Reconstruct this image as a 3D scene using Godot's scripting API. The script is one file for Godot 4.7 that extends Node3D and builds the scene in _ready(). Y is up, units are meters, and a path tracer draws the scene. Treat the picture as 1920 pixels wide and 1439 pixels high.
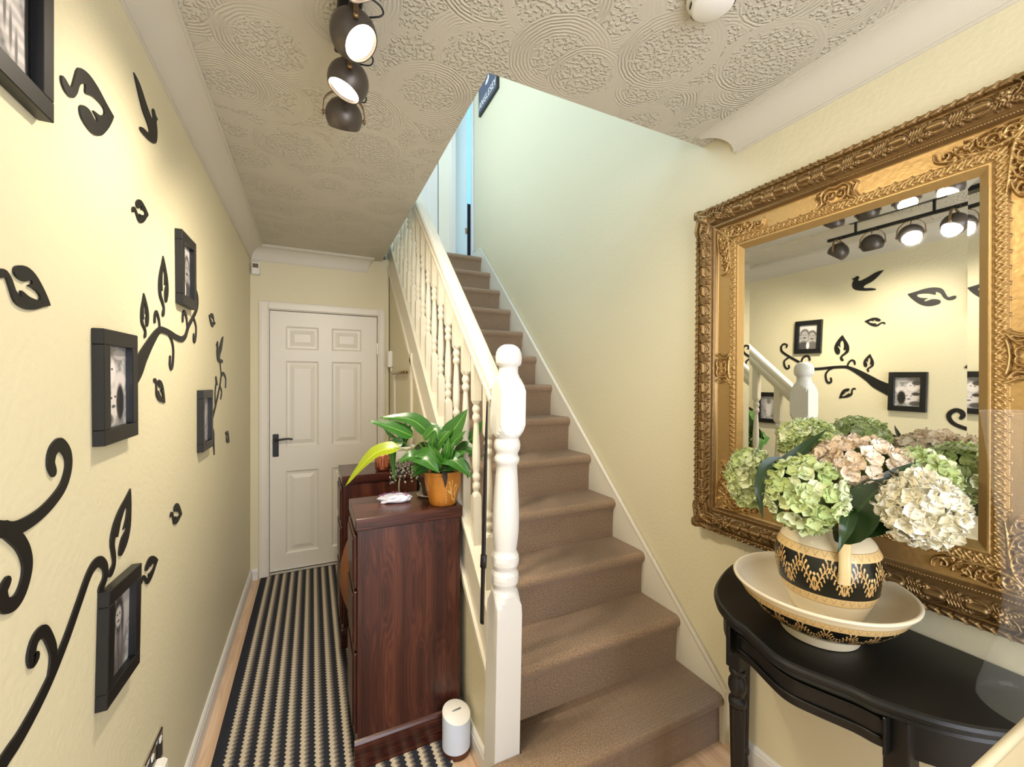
extends Node3D
# Hallway with a carpeted staircase, a long striped rug, a gilt mirror over a black console and wall decals.
# x right (across the hall), y up, -z along the hall; the camera stands at x = 0, z = 0.

const XL := -0.409
const XR := 1.497
const ZB := -3.56
const HC := 2.44
var M := {}
var used := {}
var rng := RandomNumberGenerator.new()


func _ready() -> void:
	rng.seed = 7
	setup_view()
	make_materials()
	build_shell()
	build_doors()
	build_stairs()
	build_banister()
	build_rug()
	build_cabinets()
	build_plants()
	build_small_things()
	build_table()
	build_washset()
	build_flowers()
	build_mirror()
	build_track_light()
	build_frames()
	build_decals()


func setup_view() -> void:
	var cam := Camera3D.new()
	cam.name = "camera"
	cam.position = Vector3(0, 1.435, 0)
	cam.rotation.y = -atan(374.0 / 780.0)
	cam.fov = rad_to_deg(2.0 * atan(719.5 / 780.0))
	cam.near = 0.02
	cam.current = true
	add_child(cam)
	var we := WorldEnvironment.new()
	we.name = "environment"
	var env := Environment.new()
	env.background_mode = Environment.BG_COLOR
	env.background_color = Color(0.75, 0.85, 1.0)
	env.background_energy_multiplier = 1.0
	env.ambient_light_source = Environment.AMBIENT_SOURCE_DISABLED
	env.tonemap_mode = Environment.TONE_MAPPER_LINEAR
	env.tonemap_exposure = 1.0
	env.sdfgi_enabled = true
	env.ssao_enabled = true
	env.ssil_enabled = true
	we.environment = env
	add_child(we)
	# daylight through the glazed front door behind the camera
	area("front_daylight", Vector3(0.6, 1.3, 0.96), Vector3(0, 0, -1), Vector2(1.3, 1.9), Color(0.93, 0.945, 1.0), 5.0)
	# daylight of the landing window upstairs
	area("landing_front_daylight", Vector3(0.75, 3.95, -0.25), Vector3(0, -0.05, -1), Vector2(0.9, 1.1), Color(0.74, 0.87, 1.0), 2.6)
	area("landing_daylight", Vector3(-0.36, 4.05, -2.9), Vector3(1, -0.12, 0), Vector2(1.3, 1.2), Color(0.82, 0.91, 1.0), 4.0)


func area(called: String, at: Vector3, dir: Vector3, size: Vector2, col: Color, energy: float) -> void:
	var l := AreaLight3D.new()
	l.name = called
	l.area_size = size
	l.light_color = col
	l.light_energy = energy
	l.area_range = 12.0
	l.shadow_enabled = true
	add_child(l)
	l.look_at_from_position(at, at + dir, Vector3.UP)


# ------------------------------------------------------------------ naming
func numbered(called: String) -> String:
	var n: int = used.get(called, 0)
	used[called] = n + 1
	return called if n == 0 else "%s_%03d" % [called, n]


func tag(o: Node, label: String, category: String, group := "") -> void:
	o.set_meta("label", label)
	o.set_meta("category", category)
	if group:
		o.set_meta("group", group)


func thing(called: String, label: String, category: String, at := Vector3.ZERO, group := "") -> Node3D:
	var o := Node3D.new()
	o.name = numbered(called)
	o.position = at
	add_child(o)
	tag(o, label, category, group)
	return o


func part(called: String, mesh: Mesh, mat: Material, parent: Node3D, xf := Transform3D.IDENTITY) -> MeshInstance3D:
	var o := MeshInstance3D.new()
	o.name = called
	o.mesh = mesh
	o.material_override = mat
	o.transform = xf
	parent.add_child(o, true)
	return o


func obj(called: String, st: SurfaceTool, mat: Material, parent: Node3D = null) -> MeshInstance3D:
	st.generate_normals()
	var o := MeshInstance3D.new()
	o.name = called if parent else numbered(called)
	o.mesh = st.commit()
	o.material_override = mat
	if parent:
		parent.add_child(o, true)
	else:
		add_child(o)
	return o


func struct(called: String, st: SurfaceTool, mat: Material) -> MeshInstance3D:
	var o := obj(called, st, mat)
	o.set_meta("kind", "structure")
	return o


# ------------------------------------------------------------------ mesh helpers
func mb() -> SurfaceTool:
	var st := SurfaceTool.new()
	st.begin(Mesh.PRIMITIVE_TRIANGLES)
	return st


func tri(st: SurfaceTool, a: Vector3, b: Vector3, c: Vector3, n: Vector3) -> void:
	if (b - a).cross(c - a).dot(n) > 0.0:
		st.add_vertex(a); st.add_vertex(c); st.add_vertex(b)
	else:
		st.add_vertex(a); st.add_vertex(b); st.add_vertex(c)


func quad(st: SurfaceTool, a: Vector3, b: Vector3, c: Vector3, d: Vector3, n: Vector3) -> void:
	tri(st, a, b, c, n)
	tri(st, a, c, d, n)


func quad_uv(st: SurfaceTool, p: Array, uv: Array, n: Vector3) -> void:
	var order := [0, 1, 2, 0, 2, 3]
	if (p[1] - p[0]).cross(p[2] - p[0]).dot(n) > 0.0:
		order = [0, 2, 1, 0, 3, 2]
	for i in order:
		st.set_uv(uv[i])
		st.add_vertex(p[i])


# chamfered box between two corners
func box(st: SurfaceTool, lo: Vector3, hi: Vector3, bev := 0.0015, xf := Transform3D.IDENTITY) -> void:
	st.set_smooth_group(-1)
	var mid := (lo + hi) * 0.5
	var half := (hi - lo).abs() * 0.5
	bev = minf(bev, minf(half.x, minf(half.y, half.z)) * 0.9)
	var f := func(sx: int, sy: int, sz: int, ax: int) -> Vector3:
		var v := Vector3(sx, sy, sz) * (half - Vector3.ONE * bev)
		v[ax] = Vector3(sx, sy, sz)[ax] * half[ax]
		return xf * (mid + v)
	for s in [-1, 1]:
		quad(st, f.call(s, -1, -1, 0), f.call(s, 1, -1, 0), f.call(s, 1, 1, 0), f.call(s, -1, 1, 0), xf.basis.x * s)
		quad(st, f.call(-1, s, -1, 1), f.call(1, s, -1, 1), f.call(1, s, 1, 1), f.call(-1, s, 1, 1), xf.basis.y * s)
		quad(st, f.call(-1, -1, s, 2), f.call(1, -1, s, 2), f.call(1, 1, s, 2), f.call(-1, 1, s, 2), xf.basis.z * s)
		if bev > 0.0:
			for t in [-1, 1]:
				quad(st, f.call(-1, s, t, 1), f.call(1, s, t, 1), f.call(1, s, t, 2), f.call(-1, s, t, 2), xf.basis * Vector3(0, s, t))
				quad(st, f.call(s, -1, t, 0), f.call(s, 1, t, 0), f.call(s, 1, t, 2), f.call(s, -1, t, 2), xf.basis * Vector3(s, 0, t))
				quad(st, f.call(s, t, -1, 0), f.call(s, t, 1, 0), f.call(s, t, 1, 1), f.call(s, t, -1, 1), xf.basis * Vector3(s, t, 0))
				for u in [-1, 1]:
					tri(st, f.call(s, t, u, 0), f.call(s, t, u, 1), f.call(s, t, u, 2), xf.basis * Vector3(s, t, u))


func box_obj(called: String, lo: Vector3, hi: Vector3, mat: Material, parent: Node3D = null, bev := 0.0015) -> MeshInstance3D:
	var st := mb()
	box(st, lo, hi, bev)
	return obj(called, st, mat, parent)


func box_struct(called: String, lo: Vector3, hi: Vector3, mat: Material, bev := 0.0) -> MeshInstance3D:
	var o := box_obj(called, lo, hi, mat, null, bev)
	o.set_meta("kind", "structure")
	return o


# surface of revolution round y; a profile point given twice makes a sharp edge; profile from bottom to top on the outside
func lathe(st: SurfaceTool, prof: Array, seg := 32, xf := Transform3D.IDENTITY, uv := false) -> void:
	var group := 1
	st.set_smooth_group(group)
	var total := 0.0
	for i in prof.size() - 1:
		total += prof[i].distance_to(prof[i + 1])
	var run := 0.0
	for i in prof.size() - 1:
		var a: Vector2 = prof[i]
		var b: Vector2 = prof[i + 1]
		if a.is_equal_approx(b):
			group += 1
			st.set_smooth_group(group)
			continue
		var d := a.distance_to(b)
		var n2 := Vector2(b.y - a.y, -(b.x - a.x))
		for k in seg:
			var t0 := TAU * k / seg
			var t1 := TAU * (k + 1) / seg
			var c0 := Vector3(cos(t0), 0, sin(t0))
			var c1 := Vector3(cos(t1), 0, sin(t1))
			var n := xf.basis * ((c0 + c1) * n2.x + Vector3(0, 2.0 * n2.y, 0))
			var p := [xf * (c0 * a.x + Vector3(0, a.y, 0)), xf * (c1 * a.x + Vector3(0, a.y, 0)), xf * (c1 * b.x + Vector3(0, b.y, 0)), xf * (c0 * b.x + Vector3(0, b.y, 0))]
			if uv:
				var u0 := float(k) / seg
				var u1 := float(k + 1) / seg
				var v0 := 1.0 - run / total
				var v1 := 1.0 - (run + d) / total
				quad_uv(st, p, [Vector2(u0, v0), Vector2(u1, v0), Vector2(u1, v1), Vector2(u0, v1)], n)
			else:
				if a.x > 0.00001:
					tri(st, p[0], p[1], p[2], n)
				if b.x > 0.00001:
					tri(st, p[0], p[2], p[3], n)
		run += d


# tube through points with a radius at each
func tube(st: SurfaceTool, pts: Array, rad: Array, seg := 8, flat := 1.0) -> void:
	st.set_smooth_group(0)
	var rings := []
	var side := Vector3.ZERO
	for i in pts.size():
		var t: Vector3 = (pts[mini(i + 1, pts.size() - 1)] - pts[maxi(i - 1, 0)]).normalized()
		if side == Vector3.ZERO:
			side = t.cross(Vector3.UP if absf(t.y) < 0.9 else Vector3.RIGHT).normalized()
		else:
			side = (side - t * side.dot(t)).normalized()
		var up := t.cross(side)
		var ring := []
		for k in seg:
			var a := TAU * k / seg
			ring.append(pts[i] + (side * cos(a) + up * sin(a) * flat) * rad[i])
		rings.append(ring)
	for i in pts.size() - 1:
		for k in seg:
			var k1 := (k + 1) % seg
			var n: Vector3 = rings[i][k] + rings[i][k1] + rings[i + 1][k] + rings[i + 1][k1] - 2.0 * (pts[i] + pts[i + 1])
			quad(st, rings[i][k], rings[i][k1], rings[i + 1][k1], rings[i + 1][k], n)
	for e in [0, pts.size() - 1]:
		var n: Vector3 = pts[0] - pts[1] if e == 0 else pts[-1] - pts[-2]
		for k in seg:
			tri(st, pts[e], rings[e][k], rings[e][(k + 1) % seg], n)


func spline(pts: Array, per := 6) -> Array:
	var out := []
	for i in pts.size() - 1:
		for k in per:
			var p0 = pts[maxi(i - 1, 0)]
			var p3 = pts[mini(i + 2, pts.size() - 1)]
			out.append(pts[i].cubic_interpolate(pts[i + 1], p0, p3, float(k) / per))
	out.append(pts[-1])
	return out


func spread(vals: Array, n: int) -> Array:
	var out := []
	for i in n:
		var f := float(i) / (n - 1) * (vals.size() - 1)
		var k := mini(int(f), vals.size() - 2)
		out.append(lerpf(vals[k], vals[k + 1], f - k))
	return out


# polygon in local x, y from depth h0 to h1 along local z
func prism(st: SurfaceTool, poly: PackedVector2Array, h0: float, h1: float, xf := Transform3D.IDENTITY) -> void:
	st.set_smooth_group(-1)
	if Geometry2D.is_polygon_clockwise(poly):
		poly.reverse()
	var idx := Geometry2D.triangulate_polygon(poly)
	for i in range(0, idx.size(), 3):
		for h in [h0, h1]:
			var q := []
			for k in 3:
				q.append(xf * Vector3(poly[idx[i + k]].x, poly[idx[i + k]].y, h))
			tri(st, q[0], q[1], q[2], xf.basis.z * (1.0 if h == h1 else -1.0) * signf(h1 - h0))
	for i in poly.size():
		var a := poly[i]
		var b := poly[(i + 1) % poly.size()]
		var n := xf.basis * Vector3(b.y - a.y, a.x - b.x, 0)
		quad(st, xf * Vector3(a.x, a.y, h0), xf * Vector3(b.x, b.y, h0), xf * Vector3(b.x, b.y, h1), xf * Vector3(a.x, a.y, h1), n)


# local x -> world -z... the polygon is given as (z, y) and runs along x
func zy(x := 0.0) -> Transform3D:
	return Transform3D(Basis(Vector3(0, 0, 1), Vector3(0, 1, 0), Vector3(1, 0, 0)), Vector3(x, 0, 0))


# polygon given as (x, z) standing along y
func xz(y := 0.0) -> Transform3D:
	return Transform3D(Basis(Vector3(1, 0, 0), Vector3(0, 0, 1), Vector3(0, 1, 0)), Vector3(0, y, 0))


# lathe cut square: turned post with square blocks. rows: [y, turned radius]; half: half side of the square
func post(st: SurfaceTool, rows: Array, half: float, seg: int, xf := Transform3D.IDENTITY) -> void:
	var ring := func(y: float, r: float) -> Array:
		var out := []
		for k in seg:
			var a := TAU * (k + 0.5 * 0.0) / seg + PI / 4
			var sq := half / maxf(absf(cos(a)), absf(sin(a)))
			var rr := minf(sq, r)
			out.append(xf * Vector3(cos(a) * rr, y, sin(a) * rr))
		return out
	var axis := func(y: float) -> Vector3: return xf * Vector3(0, y, 0)
	for i in rows.size() - 1:
		var r0: float = rows[i][1]
		var r1: float = rows[i + 1][1]
		var y0: float = rows[i][0]
		var y1: float = rows[i + 1][0]
		var a: Array = ring.call(y0, r0)
		var b: Array = ring.call(y1, r1)
		st.set_smooth_group(1 if maxf(r0, r1) <= half * 1.02 else -1)
		for k in seg:
			var k1 := (k + 1) % seg
			var n: Vector3 = a[k] + a[k1] - 2.0 * axis.call(y0) + b[k] + b[k1] - 2.0 * axis.call(y1)
			if y0 == y1:
				n = xf.basis.y * (1.0 if r1 < r0 else -1.0)
			quad(st, a[k], a[k1], b[k1], b[k], n)
	st.set_smooth_group(-1)
	for e in [0, rows.size() - 1]:
		var c: Array = ring.call(rows[e][0], rows[e][1])
		for k in seg:
			tri(st, axis.call(rows[e][0]), c[k], c[(k + 1) % seg], xf.basis.y * (-1.0 if e == 0 else 1.0))


# ------------------------------------------------------------------ materials
func mat(col: Color, rough := 0.6, metal := 0.0) -> StandardMaterial3D:
	var m := StandardMaterial3D.new()
	m.albedo_color = col
	m.roughness = rough
	m.metallic = metal
	return m


func noise_tex(freq: float, ramp: Array, size := 512, octaves := 4, seed_ := 1, ntype := FastNoiseLite.TYPE_SIMPLEX_SMOOTH) -> NoiseTexture2D:
	var n := FastNoiseLite.new()
	n.noise_type = ntype
	n.frequency = freq
	n.fractal_octaves = octaves
	n.seed = seed_
	var t := NoiseTexture2D.new()
	t.width = size
	t.height = size
	t.seamless = true
	t.noise = n
	if ramp.size():
		var g := Gradient.new()
		var offs := PackedFloat32Array()
		for i in ramp.size():
			offs.append(float(i) / (ramp.size() - 1))
		g.offsets = offs
		g.colors = PackedColorArray(ramp)
		t.color_ramp = g
	return t


func triplanar(m: StandardMaterial3D, scale: Vector3, world := true) -> StandardMaterial3D:
	m.uv1_triplanar = true
	m.uv1_world_triplanar = world
	m.uv1_scale = scale
	return m


func bump(m: StandardMaterial3D, t: Texture2D, cm: float) -> StandardMaterial3D:
	m.heightmap_enabled = true
	m.heightmap_texture = t
	m.heightmap_scale = cm
	return m


func img_tex(im: Image) -> ImageTexture:
	return ImageTexture.create_from_image(im)


# streaky timber: grain runs along v
func wood_image(a: Color, b: Color, c: Color, seed_: int, w := 256, h := 512, fine := 1.0) -> Image:
	var im := Image.create(w, h, false, Image.FORMAT_RGB8)
	var n := FastNoiseLite.new()
	n.seed = seed_
	n.frequency = 0.02
	n.fractal_octaves = 3
	var f := FastNoiseLite.new()
	f.seed = seed_ + 5
	f.frequency = 0.11
	for y in h:
		var ty := TAU * y / h
		for x in w:
			var tx := TAU * x / w
			# closed loops in x and y keep the tile seamless
			var p := Vector3(cos(tx) * 40.0, sin(tx) * 40.0, cos(ty) * 9.0)
			var broad := n.get_noise_3d(p.x, p.y, p.z + sin(ty) * 5.0)
			var streak := f.get_noise_3d(p.x * 2.2 * fine, p.y * 2.2 * fine, cos(ty) * 1.6 + sin(ty) * 1.1)
			var ring := sin((broad * 9.0 + streak * 0.7) * 3.0)
			var v := clampf(0.5 + 0.55 * broad + 0.16 * ring + 0.35 * streak, 0.0, 1.0)
			im.set_pixel(x, y, a.lerp(b, v * 2.0) if v < 0.5 else b.lerp(c, v * 2.0 - 1.0))
	return im


# artex: overlapping combed swirls with stippled hearts
func artex_image(size: int) -> Image:
	var h := PackedFloat32Array()
	h.resize(size * size)
	h.fill(0.5)
	var r2 := RandomNumberGenerator.new()
	r2.seed = 31
	var n := FastNoiseLite.new()
	n.seed = 3
	n.frequency = 0.03
	n.fractal_octaves = 2
	var lump := FastNoiseLite.new()
	lump.seed = 8
	lump.frequency = 0.085
	lump.fractal_octaves = 2
	for s in 46:
		var cx := r2.randf() * size
		var cy := r2.randf() * size
		var rad := size * r2.randf_range(0.10, 0.16)
		var open := r2.randf() * TAU
		var heart := r2.randf_range(0.42, 0.8)
		var x0 := int(cx - rad)
		var y0 := int(cy - rad)
		for y in range(y0, int(cy + rad)):
			for x in range(x0, int(cx + rad)):
				var dx := x - cx
				var dy := y - cy
				var d := sqrt(dx * dx + dy * dy) / rad
				if d > 1.0:
					continue
				var v := 0.0
				if d < heart + 0.22 * n.get_noise_2d(x * 1.7, y * 1.7):
					v = 0.30 + 0.65 * smoothstep(-0.02, 0.38, lump.get_noise_2d(x, y))
				else:
					var ph := d * rad * 0.80 + n.get_noise_2d(x, y) * 1.6
					var fade := 0.5 + 0.5 * cos(atan2(dy, dx) - open)
					v = 0.42 + 0.3 * sin(ph) * (0.08 + 0.92 * fade * fade)
				h[posmod(y, size) * size + posmod(x, size)] = v
	var im := Image.create(size, size, false, Image.FORMAT_L8)
	for y in size:
		for x in size:
			var v := h[y * size + x]
			im.set_pixel(x, y, Color(v, v, v))
	return im


func make_materials() -> void:
	var soft := noise_tex(0.05, [], 512, 4, 4)
	M.wall = bump(triplanar(mat(Color(0.852, 0.818, 0.69), 0.55), Vector3.ONE * 1.6), soft, 0.06)
	M.wall_up = bump(triplanar(mat(Color(0.90, 0.885, 0.82), 0.6), Vector3.ONE * 1.6), soft, 0.05)
	M.artex = bump(triplanar(mat(Color(0.78, 0.755, 0.695), 0.7), Vector3.ONE * 0.95), img_tex(artex_image(768)), 0.48)
	M.plaster = mat(Color(0.82, 0.795, 0.735), 0.6)
	M.gloss = mat(Color(0.865, 0.84, 0.77), 0.32)
	M.white = mat(Color(0.86, 0.85, 0.825), 0.35)
	M.door = mat(Color(0.885, 0.86, 0.81), 0.38)
	M.blue_door = mat(Color(0.83, 0.90, 0.93), 0.4)
	M.black = bump(triplanar(mat(Color(0.024, 0.023, 0.026), 0.42), Vector3.ONE * 6.0, false), soft, 0.01)
	M.frame_black = mat(Color(0.055, 0.055, 0.065), 0.4)
	M.decal = mat(Color(0.04, 0.035, 0.035), 0.5)
	M.carpet = bump(triplanar(mat(Color.WHITE, 0.95), Vector3.ONE * 2.2), noise_tex(0.22, [], 512, 3, 9), 0.55)
	M.carpet.albedo_texture = noise_tex(0.12, [Color(0.36, 0.28, 0.21), Color(0.53, 0.43, 0.33), Color(0.63, 0.525, 0.415), Color(0.76, 0.66, 0.54)], 512, 5, 12)
	M.carpet.rim_enabled = true
	M.carpet.rim = 0.3
	M.carpet.rim_tint = 0.6
	var mahogany := img_tex(wood_image(Color(0.17, 0.075, 0.055), Color(0.27, 0.13, 0.095), Color(0.38, 0.21, 0.145), 21))
	M.mahogany = triplanar(mat(Color.WHITE, 0.33), Vector3(2.4, 1.5, 2.4), false)
	M.mahogany.albedo_texture = mahogany
	bump(M.mahogany, mahogany, 0.03)
	M.mahogany_top = triplanar(mat(Color.WHITE, 0.26), Vector3(1.5, 2.4, 2.4), false)
	var across := wood_image(Color(0.17, 0.075, 0.055), Color(0.27, 0.13, 0.095), Color(0.38, 0.21, 0.145), 23)
	across.rotate_90(CLOCKWISE)
	M.mahogany_top.albedo_texture = img_tex(across)
	var oak := img_tex(wood_image(Color(0.73, 0.60, 0.49), Color(0.81, 0.69, 0.57), Color(0.88, 0.77, 0.66), 44, 256, 512, 1.4))
	M.laminate = triplanar(mat(Color.WHITE, 0.35), Vector3(2.2, 0.9, 0.9), false)
	M.laminate.albedo_texture = oak
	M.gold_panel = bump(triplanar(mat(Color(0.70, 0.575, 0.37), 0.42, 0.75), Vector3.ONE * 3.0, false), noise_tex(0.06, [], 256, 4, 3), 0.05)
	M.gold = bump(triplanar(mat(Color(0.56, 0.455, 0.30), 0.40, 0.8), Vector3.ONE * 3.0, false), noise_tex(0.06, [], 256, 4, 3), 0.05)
	M.glass = mat(Color(0.95, 0.97, 0.96, 0.03), 0.03)
	M.glass.metallic_specular = 0.2
	M.glass.transparency = BaseMaterial3D.TRANSPARENCY_ALPHA
	M.mirror = mat(Color(0.93, 0.94, 0.93), 0.012, 1.0)
	M.chrome = mat(Color(0.8, 0.8, 0.8), 0.18, 1.0)
	M.brass = mat(Color(0.62, 0.52, 0.4), 0.35, 1.0)
	M.spot_shell = mat(Color(0.33, 0.30, 0.275), 0.36, 0.5)
	M.copper = mat(Color(0.86, 0.55, 0.44), 0.22, 0.9)
	M.plastic = mat(Color(0.90, 0.89, 0.86), 0.4)
	M.plastic_cool = mat(Color(0.86, 0.90, 0.97), 0.45)
	M.tan = bump(triplanar(mat(Color(0.50, 0.29, 0.15), 0.5), Vector3.ONE * 5.0, false), soft, 0.04)
	M.leaf = mat(Color(0.15, 0.33, 0.09), 0.33)
	M.leaf.backlight_enabled = true
	M.leaf.backlight = Color(0.2, 0.35, 0.1)
	M.stem = mat(Color(0.36, 0.46, 0.18), 0.5)
	M.soil = bump(triplanar(mat(Color(0.09, 0.065, 0.05), 0.95), Vector3.ONE * 8.0, false), soft, 0.5)


func lit(called_col: Color, energy: float) -> StandardMaterial3D:
	var m := mat(Color(0.9, 0.9, 0.9), 0.4)
	m.emission_enabled = true
	m.emission = called_col
	m.emission_energy_multiplier = energy
	return m


# ------------------------------------------------------------------ room
func build_shell() -> void:
	# floor: slab and laminate boards
	var fl := box_struct("floor", Vector3(XL - 0.1, -0.12, -4.3), Vector3(XR + 0.1, -0.009, 1.1), mat(Color(0.3, 0.22, 0.16), 0.9))
	var w := 0.193
	for c in 10:
		var z: float = 1.0 - [0.0, 0.55, 0.25, 0.8][c % 4]
		var x0 := XL + c * w
		while z > ZB - 0.2:
			var z1 := maxf(z - 1.28, ZB - 0.25)
			box_obj("plank", Vector3(x0 + 0.0006, -0.009, z1 + 0.0008), Vector3(minf(x0 + w - 0.0006, XR), 0.0, minf(z, 1.0)), M.laminate, fl, 0.001)
			z = z1
		box_obj("plank", Vector3(x0 + 0.0006, -0.009, 1.0 - [0.0, 0.55, 0.25, 0.8][c % 4] + 0.0008), Vector3(minf(x0 + w - 0.0006, XR), 0.0, 1.02), M.laminate, fl, 0.001)
	# walls
	box_struct("wall_left", Vector3(XL - 0.12, 0, -4.3), Vector3(XL, 2.62, 1.1), M.wall)
	box_struct("wall_right", Vector3(XR, 0, -4.02), Vector3(XR + 0.12, 5.1, 1.1), M.wall)
	var bw := mb()
	box(bw, Vector3(XL, 0, ZB - 0.1), Vector3(-0.305, HC + 0.02, ZB), 0.0)
	box(bw, Vector3(0.497, 0, ZB - 0.1), Vector3(0.5715, HC + 0.02, ZB), 0.0)
	box(bw, Vector3(-0.305, 1.998, ZB - 0.1), Vector3(0.497, HC + 0.02, ZB), 0.0)
	struct("wall_back", bw, M.wall)
	# front wall behind the camera with the glazed entrance
	var fw := mb()
	box(fw, Vector3(XL, 0, 1.0), Vector3(-0.1, HC, 1.1), 0.0)
	box(fw, Vector3(1.3, 0, 1.0), Vector3(XR, HC, 1.1), 0.0)
	box(fw, Vector3(-0.1, 2.42, 1.0), Vector3(1.3, HC, 1.1), 0.0)
	struct("wall_front", fw, M.wall)
	var win := box_obj("window_1", Vector3(-0.1, 0.0, 1.04), Vector3(1.3, 0.45, 1.09), M.white)
	win.set_meta("kind", "structure")
	for q in [[-0.1, -0.04, 0.45, 2.42], [1.24, 1.3, 0.45, 2.42], [0.57, 0.63, 0.45, 2.36], [-0.04, 1.24, 2.36, 2.42]]:
		box_obj("window_frame", Vector3(q[0], q[2], 1.03), Vector3(q[1], q[3], 1.09), M.white, win, 0.004)
	for q in [[-0.04, 0.57], [0.63, 1.24]]:
		box_obj("pane", Vector3(q[0], 0.45, 1.055), Vector3(q[1], 2.36, 1.061), lit(Color(0.8, 0.9, 1.0), 1.2), win, 0.0)
	# ceiling of the hall with the stairwell opening
	var poly := PackedVector2Array([Vector2(XL - 0.1, 1.1), Vector2(XR + 0.02, 1.1), Vector2(XR + 0.02, -1.245), Vector2(0.514, -1.245), Vector2(0.514, -4.3), Vector2(XL - 0.1, -4.3)])
	var ce := mb()
	prism(ce, poly, 0.0, 0.2, xz(HC))
	struct("ceiling", ce, M.artex)
	# upstairs
	box_struct("ceiling_landing", Vector3(XL - 0.12, 4.95, -4.3), Vector3(XR + 0.12, 5.1, 1.1), M.plaster)
	var ul := mb()
	box(ul, Vector3(XL - 0.12, 2.62, -4.3), Vector3(XL, 3.4, 1.1), 0.0)
	box(ul, Vector3(XL - 0.12, 4.7, -4.3), Vector3(XL, 5.0, 1.1), 0.0)
	box(ul, Vector3(XL - 0.12, 3.4, -4.3), Vector3(XL, 4.7, -3.6), 0.0)
	box(ul, Vector3(XL - 0.12, 3.4, -2.2), Vector3(XL, 4.7, 1.1), 0.0)
	struct("wall_landing_left", ul, M.wall_up)
	var w2 := box_obj("window_2", Vector3(XL - 0.1, 3.4, -3.6), Vector3(XL - 0.03, 3.46, -2.2), M.white)
	w2.set_meta("kind", "structure")
	for q in [[3.46, 4.7, -3.6, -3.54], [3.46, 4.7, -2.26, -2.2], [4.64, 4.7, -3.54, -2.26], [3.46, 4.64, -2.93, -2.87]]:
		box_obj("window_frame", Vector3(XL - 0.1, q[0], q[2]), Vector3(XL - 0.03, q[1], q[3]), M.white, w2, 0.004)
	for q in [[-3.54, -2.93], [-2.87, -2.26]]:
		box_obj("pane", Vector3(XL - 0.07, 3.46, q[0]), Vector3(XL - 0.064, 4.64, q[1]), lit(Color(0.75, 0.9, 1.0), 1.5), w2, 0.0)
	box_struct("wall_landing_front", Vector3(XL, 2.62, -0.2), Vector3(XR, 5.0, -0.1), M.wall_up)
	var w4 := box_obj("window_4", Vector3(0.27, 3.36, -0.222), Vector3(1.23, 3.41, -0.2), M.white)
	w4.set_meta("kind", "structure")
	for q in [[0.27, 0.32, 3.41, 4.55], [1.18, 1.23, 3.41, 4.55], [0.32, 1.18, 4.5, 4.55]]:
		box_obj("window_frame", Vector3(q[0], q[2], -0.222), Vector3(q[1], q[3], -0.2), M.white, w4, 0.003)
	box_obj("pane", Vector3(0.32, 3.41, -0.21), Vector3(1.18, 4.5, -0.205), lit(Color(0.75, 0.9, 1.0), 1.5), w4, 0.0)
	box_struct("floor_landing", Vector3(0.5, 2.44, -4.3), Vector3(XR, 2.652, -3.775), M.carpet)
	box_struct("wall_under_landing", Vector3(0.605, 0.0, -4.3), Vector3(XR, 2.44, -4.0), M.wall)
	# coving
	coving("trim_1", Vector3(XL, HC, 1.0), Vector3(XL, HC, ZB), Vector3(1, 0, 0), 0.0, 0.08)
	coving("trim_2", Vector3(XL, HC, ZB), Vector3(0.40, HC, ZB), Vector3(0, 0, 1), 0.08, -0.05)
	coving("trim_3", Vector3(XR, HC, 1.0), Vector3(XR, HC, -1.085), Vector3(-1, 0, 0), 0.0, -0.12)
	# skirting
	skirting("baseboard_left", [Vector3(XL, 0, 1.0), Vector3(XL, 0, ZB)], Vector3(1, 0, 0))
	skirting("baseboard_back", [Vector3(XL, 0, ZB), Vector3(-0.36, 0, ZB)], Vector3(0, 0, 1))
	skirting("baseboard_right", [Vector3(XR, 0, 1.0), Vector3(XR, 0, -1.09)], Vector3(-1, 0, 0))


func coving(called: String, a: Vector3, b: Vector3, out: Vector3, pull0: float, pull1: float) -> void:
	var st := mb()
	var prof := [Vector2(0.0, 0.106), Vector2(0.004, 0.106), Vector2(0.004, 0.098)]
	for k in 11:
		var t := k / 10.0 * PI / 2
		prof.append(Vector2(0.008 + 0.072 * (1.0 - cos(t)), 0.014 + 0.084 * (1.0 - sin(t))))
	prof.append_array([Vector2(0.08, 0.006), Vector2(0.088, 0.006), Vector2(0.088, 0.0), Vector2(0.0, 0.0)])
	var dir := (b - a).normalized()
	st.set_smooth_group(0)
	var n := prof.size()
	for i in n - 1:
		var p: Vector2 = prof[i]
		var q: Vector2 = prof[i + 1]
		st.set_smooth_group(0 if i > 2 and i < 13 else -1)
		var f := func(c: Vector2, end: bool) -> Vector3:
			var base := b - dir * (pull1 * c.x / 0.088) if end else a + dir * (pull0 * c.x / 0.088)
			return base + out * c.x + Vector3.DOWN * c.y
		quad(st, f.call(p, false), f.call(q, false), f.call(q, true), f.call(p, true), out * (p.y - q.y + 0.0001) * 1.0 + Vector3.DOWN * (q.x - p.x + 0.001))
	# end faces
	var cap := PackedVector2Array(prof)
	var idx := Geometry2D.triangulate_polygon(cap)
	st.set_smooth_group(-1)
	for i in range(0, idx.size(), 3):
		var t3 := []
		for k in 3:
			var c: Vector2 = cap[idx[i + k]]
			t3.append(b - dir * (pull1 * c.x / 0.088) + out * c.x + Vector3.DOWN * c.y)
		tri(st, t3[0], t3[1], t3[2], dir)
	struct(called, st, M.plaster)


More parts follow.
